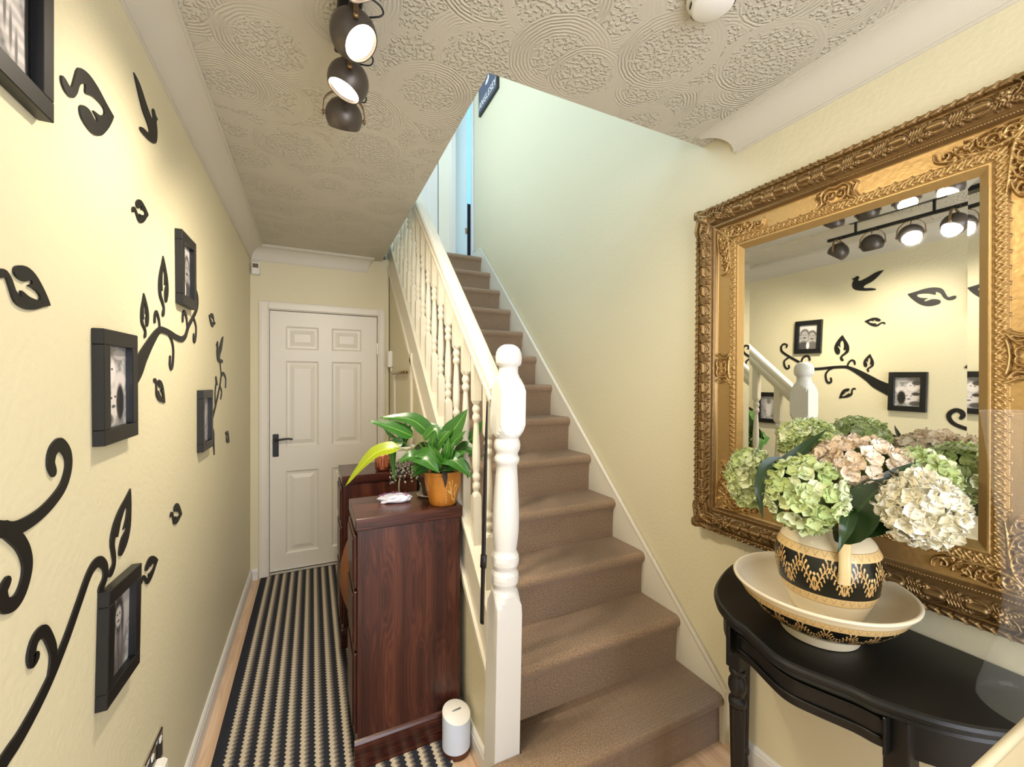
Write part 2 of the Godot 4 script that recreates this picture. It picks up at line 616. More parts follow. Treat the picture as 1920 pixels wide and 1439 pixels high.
func skirting(called: String, ends: Array, out: Vector3) -> void:
	var st := mb()
	var prof := [Vector2(0, 0.078), Vector2(0.006, 0.078), Vector2(0.011, 0.072), Vector2(0.013, 0.064), Vector2(0.0155, 0.060), Vector2(0.0155, 0.0), Vector2(0, 0)]
	st.set_smooth_group(-1)
	var a: Vector3 = ends[0]
	var b: Vector3 = ends[1]
	for i in prof.size() - 1:
		var p: Vector2 = prof[i]
		var q: Vector2 = prof[i + 1]
		quad(st, a + out * p.x + Vector3.UP * p.y, a + out * q.x + Vector3.UP * q.y, b + out * q.x + Vector3.UP * q.y, b + out * p.x + Vector3.UP * p.y, out * (p.y - q.y) + Vector3.UP * (q.x - p.x))
	for e in [a, b]:
		for i in prof.size() - 2:
			tri(st, e, e + out * prof[i].x + Vector3.UP * prof[i].y, e + out * prof[i + 1].x + Vector3.UP * prof[i + 1].y, (b - a) * (1.0 if e == b else -1.0))
	struct(called, st, M.white)


# ------------------------------------------------------------------ doors
# moulded panel facing +z: nested rectangles, each given as [inset, height]
func moulded(st: SurfaceTool, x0: float, x1: float, y0: float, y1: float, z: float, loops: Array, xf := Transform3D.IDENTITY) -> void:
	st.set_smooth_group(-1)
	var prev := []
	for l in loops:
		var c := [xf * Vector3(x0 + l[0], y0 + l[0], z + l[1]), xf * Vector3(x1 - l[0], y0 + l[0], z + l[1]), xf * Vector3(x1 - l[0], y1 - l[0], z + l[1]), xf * Vector3(x0 + l[0], y1 - l[0], z + l[1])]
		if prev.size():
			for k in 4:
				quad(st, prev[k], prev[(k + 1) % 4], c[(k + 1) % 4], c[k], xf.basis.z)
		prev = c
	quad(st, prev[0], prev[1], prev[2], prev[3], xf.basis.z)


# boards left between the panels of a leaf
func leaf_boards(st: SurfaceTool, x0: float, x1: float, y0: float, y1: float, cols: Array, rows: Array, z0: float, z1: float, xf := Transform3D.IDENTITY) -> void:
	var xs := [x0]
	for c in cols:
		xs.append_array(c)
	xs.append(x1)
	var ys := [y0]
	for r in rows:
		ys.append_array(r)
	ys.append(y1)
	for i in range(0, xs.size(), 2):
		box(st, Vector3(xs[i], y0, z0), Vector3(xs[i + 1], y1, z1), 0.0, xf)
	for i in range(0, ys.size(), 2):
		for c in cols:
			box(st, Vector3(c[0], ys[i], z0), Vector3(c[1], ys[i + 1], z1), 0.0, xf)
	box(st, Vector3(x0, y0, z0), Vector3(x1, y1, z0 + 0.012), 0.0, xf)


func build_doors() -> void:
	var z := ZB - 0.022
	var cols := [[-0.183, 0.043], [0.137, 0.359]]
	var rows := [[0.144, 0.77], [0.948, 1.606], [1.694, 1.87]]
	var st := mb()
	leaf_boards(st, -0.288, 0.479, 0.024, 1.981, cols, rows, z - 0.036, z)
	var d := struct("door_1", st, M.door)
	for c in cols:
		for r in rows:
			var p := mb()
			moulded(p, c[0], c[1], r[0], r[1], z, [[0.0, 0.0], [0.003, -0.004], [0.012, -0.011], [0.028, -0.012], [0.058, -0.003], [0.060, -0.003]])
			obj("panel", p, M.door, d)
	# lever handle on a black plate
	var plate := box_obj("handle_plate", Vector3(-0.269, 0.885, z), Vector3(-0.229, 1.055, z + 0.008), M.frame_black, d, 0.004)
	plate.set_meta("label", "black handle plate")
	var lv := mb()
	tube(lv, spline([Vector3(-0.249, 1.01, z + 0.006), Vector3(-0.247, 1.012, z + 0.045), Vector3(-0.22, 1.016, z + 0.052), Vector3(-0.17, 1.02, z + 0.05), Vector3(-0.135, 1.015, z + 0.048)], 5), spread([0.011, 0.010, 0.008, 0.008, 0.007], 21), 10)
	obj("handle", lv, M.frame_black, d)
	for y in [0.25, 1.72]:
		var h := mb()
		lathe(h, [Vector2(0, y - 0.045), Vector2(0.006, y - 0.045), Vector2(0.006, y - 0.045), Vector2(0.006, y + 0.045), Vector2(0.006, y + 0.045), Vector2(0, y + 0.045)], 10, Transform3D(Basis(), Vector3(0.483, 0, z + 0.004)))
		obj("hinge", h, M.chrome, d)
	# lining and architrave
	for q in [[-0.305, -0.291, 0.0, 1.998], [0.483, 0.497, 0.0, 1.998], [-0.291, 0.483, 1.985, 1.998]]:
		box_obj("lining", Vector3(q[0], q[2], ZB - 0.1), Vector3(q[1], q[3], ZB), M.door, d, 0.001)
	var ar := mb()
	for q in [[-0.355, -0.297, 0.0, 2.043], [0.489, 0.54, 0.0, 2.043], [-0.297, 0.489, 1.99, 2.043]]:
		box(ar, Vector3(q[0], q[2], ZB), Vector3(q[1], q[3], ZB + 0.016), 0.004)
		box(ar, Vector3(q[0] + 0.012, q[2], ZB + 0.016), Vector3(q[1] - 0.012, q[3] - 0.01, ZB + 0.02), 0.003)
	obj("architrave", ar, M.door, d)
	box_obj("threshold", Vector3(-0.291, 0.0, ZB - 0.08), Vector3(0.483, 0.02, ZB + 0.012), M.chrome, d, 0.006)
	box_struct("wall_behind_door", Vector3(-0.305, 0, ZB - 0.3), Vector3(0.497, 2.1, ZB - 0.2), M.wall)
	# end wall of the landing with two doors
	var ze := -4.06
	var w := mb()
	box(w, Vector3(XL, 2.44, ze - 0.1), Vector3(0.52, 5.0, ze), 0.0)
	box(w, Vector3(1.14, 2.44, ze - 0.1), Vector3(1.285, 5.0, ze), 0.0)
	box(w, Vector3(0.52, 4.68, ze - 0.1), Vector3(XR + 0.3, 5.0, ze), 0.0)
	box(w, Vector3(0.52, 2.44, ze - 0.1), Vector3(XR + 0.3, 2.662, ze), 0.0)
	struct("wall_landing_end", w, M.wall_up)
	var st2 := mb()
	leaf_boards(st2, 0.53, 1.13, 2.67, 4.66, [[0.62, 1.05]], [[3.1, 4.5]], ze - 0.06, ze - 0.02)
	var d2 := struct("door_2", st2, M.white)
	var p2 := mb()
	moulded(p2, 0.62, 1.05, 3.1, 4.5, ze - 0.02, [[0.0, 0.0], [0.006, -0.01], [0.03, -0.01]])
	obj("panel", p2, M.white, d2)
	var st3 := mb()
	var hinge := Transform3D(Basis(Vector3.UP, 0.05), Vector3(1.315, 0, ze - 0.03))
	box(st3, Vector3(0.0, 2.675, -0.036), Vector3(0.135, 4.65, 0.0), 0.002, hinge)
	var d3 := struct("door_3", st3, M.blue_door)
	var cs := mb()
	box(cs, Vector3(1.255, 2.662, ze), Vector3(1.31, 4.7, ze + 0.018), 0.004)
	box(cs, Vector3(1.482, 2.662, ze - 0.03), Vector3(1.53, 4.7, ze + 0.03), 0.004)
	obj("architrave", cs, M.white, d3)
	box_obj("latch_plate", Vector3(1.425, 2.985, ze - 0.028), Vector3(1.443, 3.045, ze - 0.024), M.brass, d3, 0.001)
	box_obj("latch_bolt", Vector3(1.444, 2.99, ze - 0.05), Vector3(1.452, 3.02, ze - 0.03), M.frame_black, d3, 0.001)
	# the bright room behind the door that stands ajar
	box_struct("window_3", Vector3(1.30, 2.66, ze - 0.52), Vector3(1.9, 4.7, ze - 0.5), lit(Color(0.35, 0.75, 1.0), 1.1))
	box_struct("wall_room", Vector3(1.9, 2.44, ze - 0.52), Vector3(1.95, 5.0, ze), M.wall_up)
	var c := thing("dark_cabinet", "dark furniture edge seen through the gap of the ajar upstairs door", "cabinet", Vector3(1.5, 2.66, ze - 0.3))
	box_obj("body", Vector3(-0.045, 0.0, -0.14), Vector3(0.25, 0.72, 0.1), M.frame_black, c, 0.004)
	# under the stairs: panelled cupboard door with a bolt
	var ud := box_obj("door_4", Vector3(0.571, 0.09, -3.24), Vector3(0.578, 1.52, -2.70), M.wall)
	ud.set_meta("kind", "structure")
	box_obj("trim", Vector3(0.560, 0.0, -2.70), Vector3(0.578, 1.63, -2.655), M.gloss, ud, 0.004)
	box_obj("trim", Vector3(0.560, 0.0, -3.29), Vector3(0.578, 1.52, -3.24), M.gloss, ud, 0.004)
	var bt := mb()
	tube(bt, [Vector3(0.548, 1.51, -3.22), Vector3(0.548, 1.51, -2.74)], [0.009, 0.009], 10)
	for zz in [-3.14, -2.80]:
		tube(bt, [Vector3(0.548, 1.51, zz), Vector3(0.571, 1.51, zz)], [0.008, 0.008], 8)
	var b := obj("towel_bar", bt, M.brass)
	tag(b, "small metal bar fixed under the stairs beside the white door", "bar")


# ------------------------------------------------------------------ stairs
const RISE := 0.2058
const GOING := 0.2188
const NOSE_Z := -1.123
const SLOPE := 0.9406


func nose_line(z: float) -> float:
	return 0.193 + SLOPE * (NOSE_Z - z)


func step_profile(zn: float, y: float, drop: float, depth: float) -> PackedVector2Array:
	# (z, y), z towards the viewer; rounded nosing, riser set back
	var p := PackedVector2Array()
	var r := 0.026
	p.append(Vector2(zn - depth, y - 0.001))
	for k in 9:
		var a := PI / 2 - k / 8.0 * PI * 0.82
		p.append(Vector2(zn - r + cos(a) * r, y - r + sin(a) * r))
	p.append(Vector2(zn - 0.020, y - 0.062))
	p.append(Vector2(zn - 0.024, y - drop * 0.6))
	p.append(Vector2(zn - 0.026, y - drop))
	p.append(Vector2(zn - depth, y - drop))
	return p


func build_stairs() -> void:
	var s := thing("staircase", "straight staircase with brown carpet rising beside the stairwell wall", "staircase", Vector3.ZERO)
	for i in 13:
		var y := 0.193 + RISE * i
		var zn := NOSE_Z - GOING * i
		var st := mb()
		var x0 := 0.605
		var x1 := 1.4735
		if i == 0:
			# bottom step: runs out past the newel with a rounded end
			var out := PackedVector2Array([Vector2(x1, zn), Vector2(0.556, zn)])
			for k in 7:
				var a := PI / 2 + (k + 1) / 7.0 * PI / 2
				out.append(Vector2(0.556 + cos(a) * 0.044, zn - 0.044 + sin(a) * 0.044))
			out.append(Vector2(0.512, -1.246))
			out.append(Vector2(0.634, -1.246))
			out.append(Vector2(0.634, -1.37))
			out.append(Vector2(x1, -1.37))
			bullnose(st, out, 0.0, y, 0.024, 0.024, [0, 1, 2, 3, 4, 5, 6, 7, 8])
		else:
			var prof := step_profile(zn, y, RISE + 0.002, GOING + 0.026)
			st = mb()
			extrude_x(st, prof, x0, x1)
		var o := obj("step", st, M.carpet, s)
		o.set_meta("label", "brown carpeted step")
	# wall string with a rounded top bead
	var z_top := -3.79
	var wpoly := PackedVector2Array([Vector2(NOSE_Z + 0.0, 0.0), Vector2(NOSE_Z + 0.0, nose_line(NOSE_Z) + 0.02), Vector2(z_top, nose_line(z_top) + 0.045), Vector2(z_top - 0.2, nose_line(z_top) + 0.075), Vector2(z_top - 0.2, nose_line(z_top) - 0.3), Vector2(-1.45, 0.0)])
	var ws := mb()
	prism(ws, wpoly, XR - 0.024, XR, zy())
	for q in [[Vector3(XR - 0.014, nose_line(NOSE_Z) + 0.015, NOSE_Z), Vector3(XR - 0.014, nose_line(z_top) + 0.047, z_top)], [Vector3(XR - 0.014, nose_line(z_top) + 0.047, z_top), Vector3(XR - 0.014, nose_line(z_top) + 0.077, z_top - 0.2)]]:
		tube(ws, [q[0], q[1]], [0.012, 0.012], 10)
	obj("wall_string", ws, M.gloss, s).set_meta("label", "white string board against the wall")
	# outer string
	var a := -1.33
	var b := -3.80
	var op := PackedVector2Array([Vector2(a, nose_line(a) - 0.06), Vector2(a, nose_line(a) + 0.19), Vector2(b, nose_line(b) + 0.17), Vector2(b, nose_line(b) - 0.09)])
	var os := mb()
	prism(os, op, 0.572, 0.604, zy())
	obj("outer_string", os, M.gloss, s)
	for q in [[0.555, 0.622, 0.185, 0.207, 0.175, 0.195, "string_cap"], [0.560, 0.577, -0.075, -0.042, -0.105, -0.072, "string_moulding"]]:
		var cp := mb()
		prism(cp, PackedVector2Array([Vector2(a, nose_line(a) + q[2]), Vector2(a, nose_line(a) + q[3]), Vector2(b, nose_line(b) + q[5]), Vector2(b, nose_line(b) + q[4])]), q[0], q[1], zy())
		obj(q[6], cp, M.gloss, s)
	# spandrel under the string
	var sp := mb()
	prism(sp, PackedVector2Array([Vector2(-1.30, 0.0), Vector2(-1.30, 0.26), Vector2(a, nose_line(a) - 0.03), Vector2(ZB, nose_line(ZB) - 0.03), Vector2(ZB, 0.0)]), 0.578, 0.602, zy())
	struct("wall_stairs", sp, M.wall)
	skirting("baseboard_stairs", [Vector3(0.578, 0, -1.335), Vector3(0.578, 0, -2.64)], Vector3(-1, 0, 0))


func extrude_x(st: SurfaceTool, prof: PackedVector2Array, x0: float, x1: float) -> void:
	var n := 10
	for i in prof.size():
		var p := prof[i]
		var q := prof[(i + 1) % prof.size()]
		var nn := Vector3(0, -(q.x - p.x), (q.y - p.y)) * (-1.0 if Geometry2D.is_polygon_clockwise(prof) else 1.0)
		st.set_smooth_group(2 if i < prof.size() - 3 else -1)
		for k in n:
			var xa := lerpf(x0, x1, float(k) / n)
			var xb := lerpf(x0, x1, float(k + 1) / n)
			quad(st, Vector3(xa, p.y, p.x), Vector3(xb, p.y, p.x), Vector3(xb, q.y, q.x), Vector3(xa, q.y, q.x), nn)
	st.set_smooth_group(-1)
	var idx := Geometry2D.triangulate_polygon(prof)
	for i in range(0, idx.size(), 3):
		for e in [x0, x1]:
			tri(st, Vector3(e, prof[idx[i]].y, prof[idx[i]].x), Vector3(e, prof[idx[i + 1]].y, prof[idx[i + 1]].x), Vector3(e, prof[idx[i + 2]].y, prof[idx[i + 2]].x), Vector3(signf(e - (x0 + x1) * 0.5), 0, 0))


# slab with outline (x, z); the edges listed in round_edges get a rounded top arris and a riser set back
func bullnose(st: SurfaceTool, out: PackedVector2Array, y0: float, y1: float, r: float, back: float, round_edges: Array) -> void:
	var n := out.size()
	var inward := []
	for i in n:
		var e0: Vector2 = (out[i] - out[posmod(i - 1, n)]).normalized()
		var e1: Vector2 = (out[(i + 1) % n] - out[i]).normalized()
		var v := Vector2.ZERO
		var r0 := posmod(i - 1, n) in round_edges
		var r1 := i in round_edges
		var sgn := 1.0 if Geometry2D.is_polygon_clockwise(out) else -1.0
		var m0 := Vector2(-e0.y, e0.x) * -sgn
		var m1 := Vector2(-e1.y, e1.x) * -sgn
		if r0 and r1:
			v = (m0 + m1) / (1.0 + m0.dot(m1))
		elif r0:
			v = m0 / maxf(0.2, absf(m0.dot(e1))) * 1.0 if absf(m0.dot(e1)) > 0.3 else m0
		elif r1:
			v = m1
		inward.append(v)
	var rings := []
	for q in [[back, y0], [back, y1 - r * 2.0], [0.004, y1 - r * 1.5], [0.0, y1 - r], [r * 0.13, y1 - r * 0.5], [r * 0.45, y1 - r * 0.12], [r, y1]]:
		var ring := []
		for i in n:
			var p: Vector2 = out[i] + inward[i] * q[0]
			ring.append(Vector3(p.x, q[1], p.y))
		rings.append(ring)
	st.set_smooth_group(3)
	for k in rings.size() - 1:
		for i in n:
			var j := (i + 1) % n
			var e: Vector2 = out[j] - out[i]
			var nn := Vector3(e.y, 0, -e.x) * (1.0 if not Geometry2D.is_polygon_clockwise(out) else -1.0)
			quad(st, rings[k][i], rings[k][j], rings[k + 1][j], rings[k + 1][i], nn + Vector3(0, 0.4 if k > 2 else 0.0, 0) * nn.length())
	var flat := PackedVector2Array()
	for v in rings[-1]:
		flat.append(Vector2(v.x, v.z))
	var idx := Geometry2D.triangulate_polygon(flat)
	for i in range(0, idx.size(), 3):
		tri(st, rings[-1][idx[i]], rings[-1][idx[i + 1]], rings[-1][idx[i + 2]], Vector3.UP)


func build_banister() -> void:
	var b := thing("banister", "white painted banister with turned spindles and ball-topped newel post", "banister", Vector3.ZERO)
	# newel, leaning a touch as in the photograph
	var lean := Transform3D(Basis(Vector3(0, 0, 1), -0.020), Vector3(0.577, 0.0, -1.293))
	var h := 0.0455
	var big := 0.07
	var rows := [[0.0, big], [0.66, big], [0.69, 0.062], [0.705, 0.054], [0.722, 0.048], [0.733, 0.0445], [0.736, 0.040], [0.748, 0.0395], [0.752, 0.042], [0.762, 0.0465], [0.776, 0.0475], [0.79, 0.0465], [0.80, 0.042], [0.806, 0.0385], [0.812, 0.042], [0.822, 0.0465], [0.836, 0.048], [0.85, 0.0465], [0.862, 0.041], [0.866, 0.0385], [0.872, 0.0385], [0.90, 0.0425], [0.94, 0.0455], [0.98, 0.0455], [1.03, 0.0435], [1.08, 0.0405], [1.13, 0.037], [1.157, 0.0355], [1.163, 0.039], [1.172, 0.043], [1.182, 0.043], [1.19, 0.0385], [1.196, 0.037], [1.204, 0.040], [1.214, 0.0445], [1.226, 0.0455], [1.238, 0.0435], [1.244, 0.040], [1.252, 0.0395], [1.256, 0.0445], [1.264, 0.050], [1.276, 0.057], [1.295, big], [1.41, big], [1.428, 0.058], [1.44, 0.050], [1.449, 0.0445], [1.452, 0.0445], [1.454, 0.040], [1.462, 0.0375], [1.468, 0.034], [1.482, 0.0325], [1.494, 0.034], [1.498, 0.041], [1.508, 0.0445], [1.524, 0.0455], [1.540, 0.0435], [1.553, 0.038], [1.562, 0.029], [1.568, 0.018], [1.570, 0.0]]
	var st := mb()
	post(st, rows, h, 48, lean)
	obj("newel_post", st, M.white, b).set_meta("label", "newel post with ball finial")
	# handrail: moulded section swept up the slope
	var z0 := -1.335
	var z1 := -3.78
	var sec := PackedVector2Array([Vector2(-0.022, 0.94), Vector2(0.022, 0.94), Vector2(0.024, 0.958), Vector2(0.033, 0.966), Vector2(0.034, 0.985), Vector2(0.029, 0.992), Vector2(0.031, 1.004), Vector2(0.031, 1.022), Vector2(0.024, 1.033), Vector2(0.01, 1.038), Vector2(-0.01, 1.038), Vector2(-0.024, 1.033), Vector2(-0.031, 1.022), Vector2(-0.031, 1.004), Vector2(-0.029, 0.992), Vector2(-0.034, 0.985), Vector2(-0.033, 0.966), Vector2(-0.024, 0.958)])
	var hr := mb()
	hr.set_smooth_group(-1)
	for i in sec.size():
		var p := sec[i]
		var q := sec[(i + 1) % sec.size()]
		quad(hr, Vector3(0.589 + p.x, nose_line(z0) + p.y, z0), Vector3(0.589 + q.x, nose_line(z0) + q.y, z0), Vector3(0.589 + q.x, nose_line(z1) + q.y, z1), Vector3(0.589 + p.x, nose_line(z1) + p.y, z1), Vector3(q.y - p.y, -(q.x - p.x), 0))
	obj("handrail", hr, M.gloss, b)
	# spindles share one mesh
	var s := 0.0165
	var bg := 0.03
	var br := [[0.12, bg], [0.355, bg], [0.372, 0.022], [0.383, 0.0155], [0.388, 0.011], [0.395, 0.0105], [0.404, 0.0155], [0.414, 0.0165], [0.424, 0.0145], [0.431, 0.0105], [0.439, 0.0155], [0.449, 0.0165], [0.459, 0.0145], [0.466, 0.011], [0.48, 0.0145], [0.51, 0.0165], [0.55, 0.0158], [0.60, 0.0135], [0.655, 0.0105], [0.668, 0.010], [0.674, 0.0145], [0.684, 0.0165], [0.694, 0.0145], [0.701, 0.0105], [0.709, 0.0145], [0.718, 0.0165], [0.727, 0.014], [0.735, 0.011], [0.742, 0.0155], [0.752, 0.023], [0.768, bg], [1.0, bg]]
	var bm := mb()
	post(bm, br, s, 24)
	bm.generate_normals()
	var mesh := bm.commit()
	for i in 19:
		var z := -1.432 - 0.1268 * i
		part("spindle", mesh, M.gloss, b, Transform3D(Basis(), Vector3(0.589, nose_line(z) + 0.012, z)))
	# black strap hung from the newel
	var k := mb()
	var pts := [Vector3(0.531, 1.375, -1.30), Vector3(0.527, 1.25, -1.30), Vector3(0.522, 1.08, -1.298), Vector3(0.517, 0.93, -1.295), Vector3(0.513, 0.83, -1.292), Vector3(0.510, 0.74, -1.290), Vector3(0.507, 0.64, -1.288)]
	tube(k, spline(pts, 4), spread([0.004, 0.0085, 0.011, 0.0125, 0.0125, 0.012, 0.0115], 25), 10, 0.5)
	var strap := obj("strap", k, M.decal)
	tag(strap, "long black strap hanging down beside the white newel post", "strap")
	var kn := mb()
	tube(kn, [Vector3(0.5155, 0.862, -1.293), Vector3(0.513, 0.822, -1.292)], [0.0145, 0.0145], 10, 0.7)
	obj("keeper", kn, M.frame_black, strap)


# ------------------------------------------------------------------ rug
func build_rug() -> void:
	var im := Image.create(512, 256, false, Image.FORMAT_RGB8)
	var r2 := RandomNumberGenerator.new()
	r2.seed = 5
	var cols := [Color(0.77, 0.72, 0.63), Color(0.50, 0.475, 0.44), Color(0.33, 0.31, 0.30), Color(0.13, 0.14, 0.175)]
	for y in 256:
		var zz := y / 256.0 * 4.0
		var saw := absf(fposmod(zz, 1.0) - 0.5) * 2.0
		for x in 512:
			var u := x / 512.0 * 4.0 + 0.075 * (saw - 0.5) * 2.0
			var f := fposmod(u, 1.0)
			var c: Color = cols[3]
			if f < 0.32:
				c = cols[0]
			elif f < 0.46:
				c = cols[1]
			elif f < 0.58:
				c = cols[2]
			var g := r2.randf_range(0.86, 1.1)
			im.set_pixel(x, y, Color(c.r * g, c.g * g, c.b * g))
	var m := mat(Color.WHITE, 0.95)
	m.albedo_texture = img_tex(im)
	var st := mb()
	var x0 := -0.336
	var x1 := 0.478
	var z0 := -3.545
	var z1 := -0.75
	var t := 0.009
	st.set_smooth_group(-1)
	var f := func(x: float, z: float) -> Vector2: return Vector2((x + 0.30) / 0.2056, z / 0.084)
	var nx := 12
	for i in nx:
		var xa := lerpf(x0, x1, float(i) / nx)
		var xb := lerpf(x0, x1, float(i + 1) / nx)
		quad_uv(st, [Vector3(xa, t, z0), Vector3(xb, t, z0), Vector3(xb, t, z1), Vector3(xa, t, z1)], [f.call(xa, z0), f.call(xb, z0), f.call(xb, z1), f.call(xa, z1)], Vector3.UP)
	for q in [[Vector3(x0, 0, z0), Vector3(x0, 0, z1), Vector3(-1, 0, 0)], [Vector3(x1, 0, z0), Vector3(x1, 0, z1), Vector3(1, 0, 0)], [Vector3(x0, 0, z0), Vector3(x1, 0, z0), Vector3(0, 0, -1)], [Vector3(x0, 0, z1), Vector3(x1, 0, z1), Vector3(0, 0, 1)]]:
		var up := Vector3(0, t, 0)
		var uva: Vector2 = f.call(q[0].x, q[0].z)
		var uvb: Vector2 = f.call(q[1].x, q[1].z)
		quad_uv(st, [q[0], q[1], q[1] + up, q[0] + up], [uva, uvb, uvb, uva], q[2])
	var o := obj("rug", st, m)
	tag(o, "long runner rug with navy, cream and grey zigzag stripes", "rug")
	var bd := mb()
	box(bd, Vector3(x0 - 0.006, 0, z0), Vector3(x0 + 0.022, t + 0.0015, z1), 0.003)
	obj("binding", bd, mat(Color(0.11, 0.12, 0.155), 0.95), o).set_meta("label", "navy edge binding")


# ------------------------------------------------------------------ cabinets and chair
func build_cabinets() -> void:
	cabinet("dark stained wooden cabinet standing beside the newel post, nearest of the pair", -1.636, 0.30)
	cabinet("dark stained wooden cabinet behind the other one, carrying the copper candle holder", -2.42, 0.34)
	# chair tucked between the two
	var c := thing("chair", "tan leather chair tucked between the two dark cabinets", "chair", Vector3(0.425, 0, -2.17))
	var st := mb()
	var rings := []
	for i in 13:
		var y := 0.31 + 0.385 * i / 12.0
		var w := 0.19 * sqrt(maxf(0.02, 1.0 - pow(absf(i / 12.0 - 0.42) / 0.62, 3.0)))
		var x := -0.235 + 0.045 * sin(i / 12.0 * PI) * -1.0
		rings.append([y, w, x])
	st.set_smooth_group(0)
	var shell := []
	for r in rings:
		var ring := []
		for k in 16:
			var a := TAU * k / 16
			ring.append(Vector3(r[2] + cos(a) * 0.028 + 0.05 * pow(sin(a), 2.0), r[0], sin(a) * r[1]))
		shell.append(ring)
	for i in shell.size() - 1:
		for k in 16:
			var k1 := (k + 1) % 16
			quad(st, shell[i][k], shell[i][k1], shell[i + 1][k1], shell[i + 1][k], shell[i][k] - Vector3(rings[i][2] + 0.02, rings[i][0], 0))
	for e in [0, shell.size() - 1]:
		for k in 16:
			tri(st, Vector3(rings[e][2] + 0.02, rings[e][0], 0), shell[e][k], shell[e][(k + 1) % 16], Vector3(0, -1 if e == 0 else 1, 0))
	obj("backrest", st, M.tan, c)
	box_obj("seat", Vector3(-0.20, 0.29, -0.19), Vector3(0.12, 0.36, 0.19), M.tan, c, 0.02)
	for q in [[-0.19, -0.16], [-0.19, 0.16], [0.10, -0.16], [0.10, 0.16]]:
		box_obj("leg", Vector3(q[0] - 0.018, 0.009, q[1] - 0.018), Vector3(q[0] + 0.018, 0.292, q[1] + 0.018), M.mahogany, c, 0.004)


func cabinet(label: String, z: float, depth: float) -> void:
	var c := thing("cabinet", label, "cabinet", Vector3(0.350, 0.009, z))
	# front faces the hall (-x); the side panel faces the viewer (+z)
	var st := mb()
	box(st, Vector3(-0.20, 0.0, -depth + 0.014), Vector3(0.198, 0.88, 0.0), 0.002)
	obj("body", st, M.mahogany, c)
	var tp := mb()
	box(tp, Vector3(-0.208, 0.88, -depth), Vector3(0.206, 0.9255, 0.010), 0.003)
	obj("cabinet_top", tp, M.mahogany_top, c)
	var pl := mb()
	prism(pl, PackedVector2Array([Vector2(0.0, 0.0), Vector2(0.012, 0.0), Vector2(0.012, 0.094), Vector2(0.008, 0.102), Vector2(0.0, 0.106)]), -0.211, 0.200, zy())
	obj("plinth", pl, M.mahogany_top, c)
	var y := 0.115
	for h in [0.30, 0.22, 0.20]:
		var d := box_obj("drawer", Vector3(-0.211, y, -depth + 0.03), Vector3(-0.20, y + h, -0.016), M.mahogany, c, 0.003)
		box_obj("drawer_moulding", Vector3(-0.216, y + 0.018, -depth + 0.05), Vector3(-0.211, y + h - 0.018, -0.036), M.mahogany, d, 0.002)
		y += h + 0.012


# ------------------------------------------------------------------ plants on the cabinets
# leaf blade along a curve: pts from petiole to tip, width in the middle, fold of the two halves
func blade(st: SurfaceTool, pts: Array, width: float, up_hint: Vector3, fold := 0.25, uv := true) -> void:
	var c := spline(pts, 5)
	var n := c.size()
	st.set_smooth_group(0)
	var rows := []
	for i in n:
		var t := float(i) / (n - 1)
		var dir: Vector3 = (c[mini(i + 1, n - 1)] - c[maxi(i - 1, 0)]).normalized()
		var side := dir.cross(up_hint).normalized()
		var nrm := side.cross(dir).normalized()
		var w := width * 0.5 * (pow(sin(PI * pow(t, 0.62)), 1.15)) + 0.0004
		var row := []
		for k in 5:
			var f := (k - 2) / 2.0
			row.append(c[i] + side * (w * f) + nrm * (w * fold * absf(f) + 0.0016 * sin(t * 19.0 + k) * absf(f)))
		rows.append(row)
	for i in n - 1:
		for k in 4:
			var dir2: Vector3 = c[i + 1] - c[i]
			var nn := dir2.cross(up_hint).cross(dir2)
			var t0 := float(i) / (n - 1)
			var t1 := float(i + 1) / (n - 1)
			quad_uv(st, [rows[i][k], rows[i][k + 1], rows[i + 1][k + 1], rows[i + 1][k]], [Vector2(k / 4.0, t0), Vector2((k + 1) / 4.0, t0), Vector2((k + 1) / 4.0, t1), Vector2(k / 4.0, t1)], nn)


func leaf_mat(a: Color, b: Color, stripes: float) -> StandardMaterial3D:
	var im := Image.create(64, 128, false, Image.FORMAT_RGB8)
	var r2 := RandomNumberGenerator.new()
	r2.seed = 77
	for y in 128:
		for x in 64:
			var d := absf(x - 31.5) / 31.5
			var s := 0.5 + 0.5 * sin((y / 128.0 * 2.0 - d * 0.9) * stripes)
			var v := clampf(0.25 * s + (0.7 if d < 0.06 else 0.0) + r2.randf_range(-0.08, 0.12), 0.0, 1.0)
			im.set_pixel(x, y, a.lerp(b, v))
	var m := mat(Color.WHITE, 0.3)
	m.albedo_texture = img_tex(im)
	m.backlight_enabled = true
	m.backlight = Color(0.25, 0.3, 0.15)
	return m


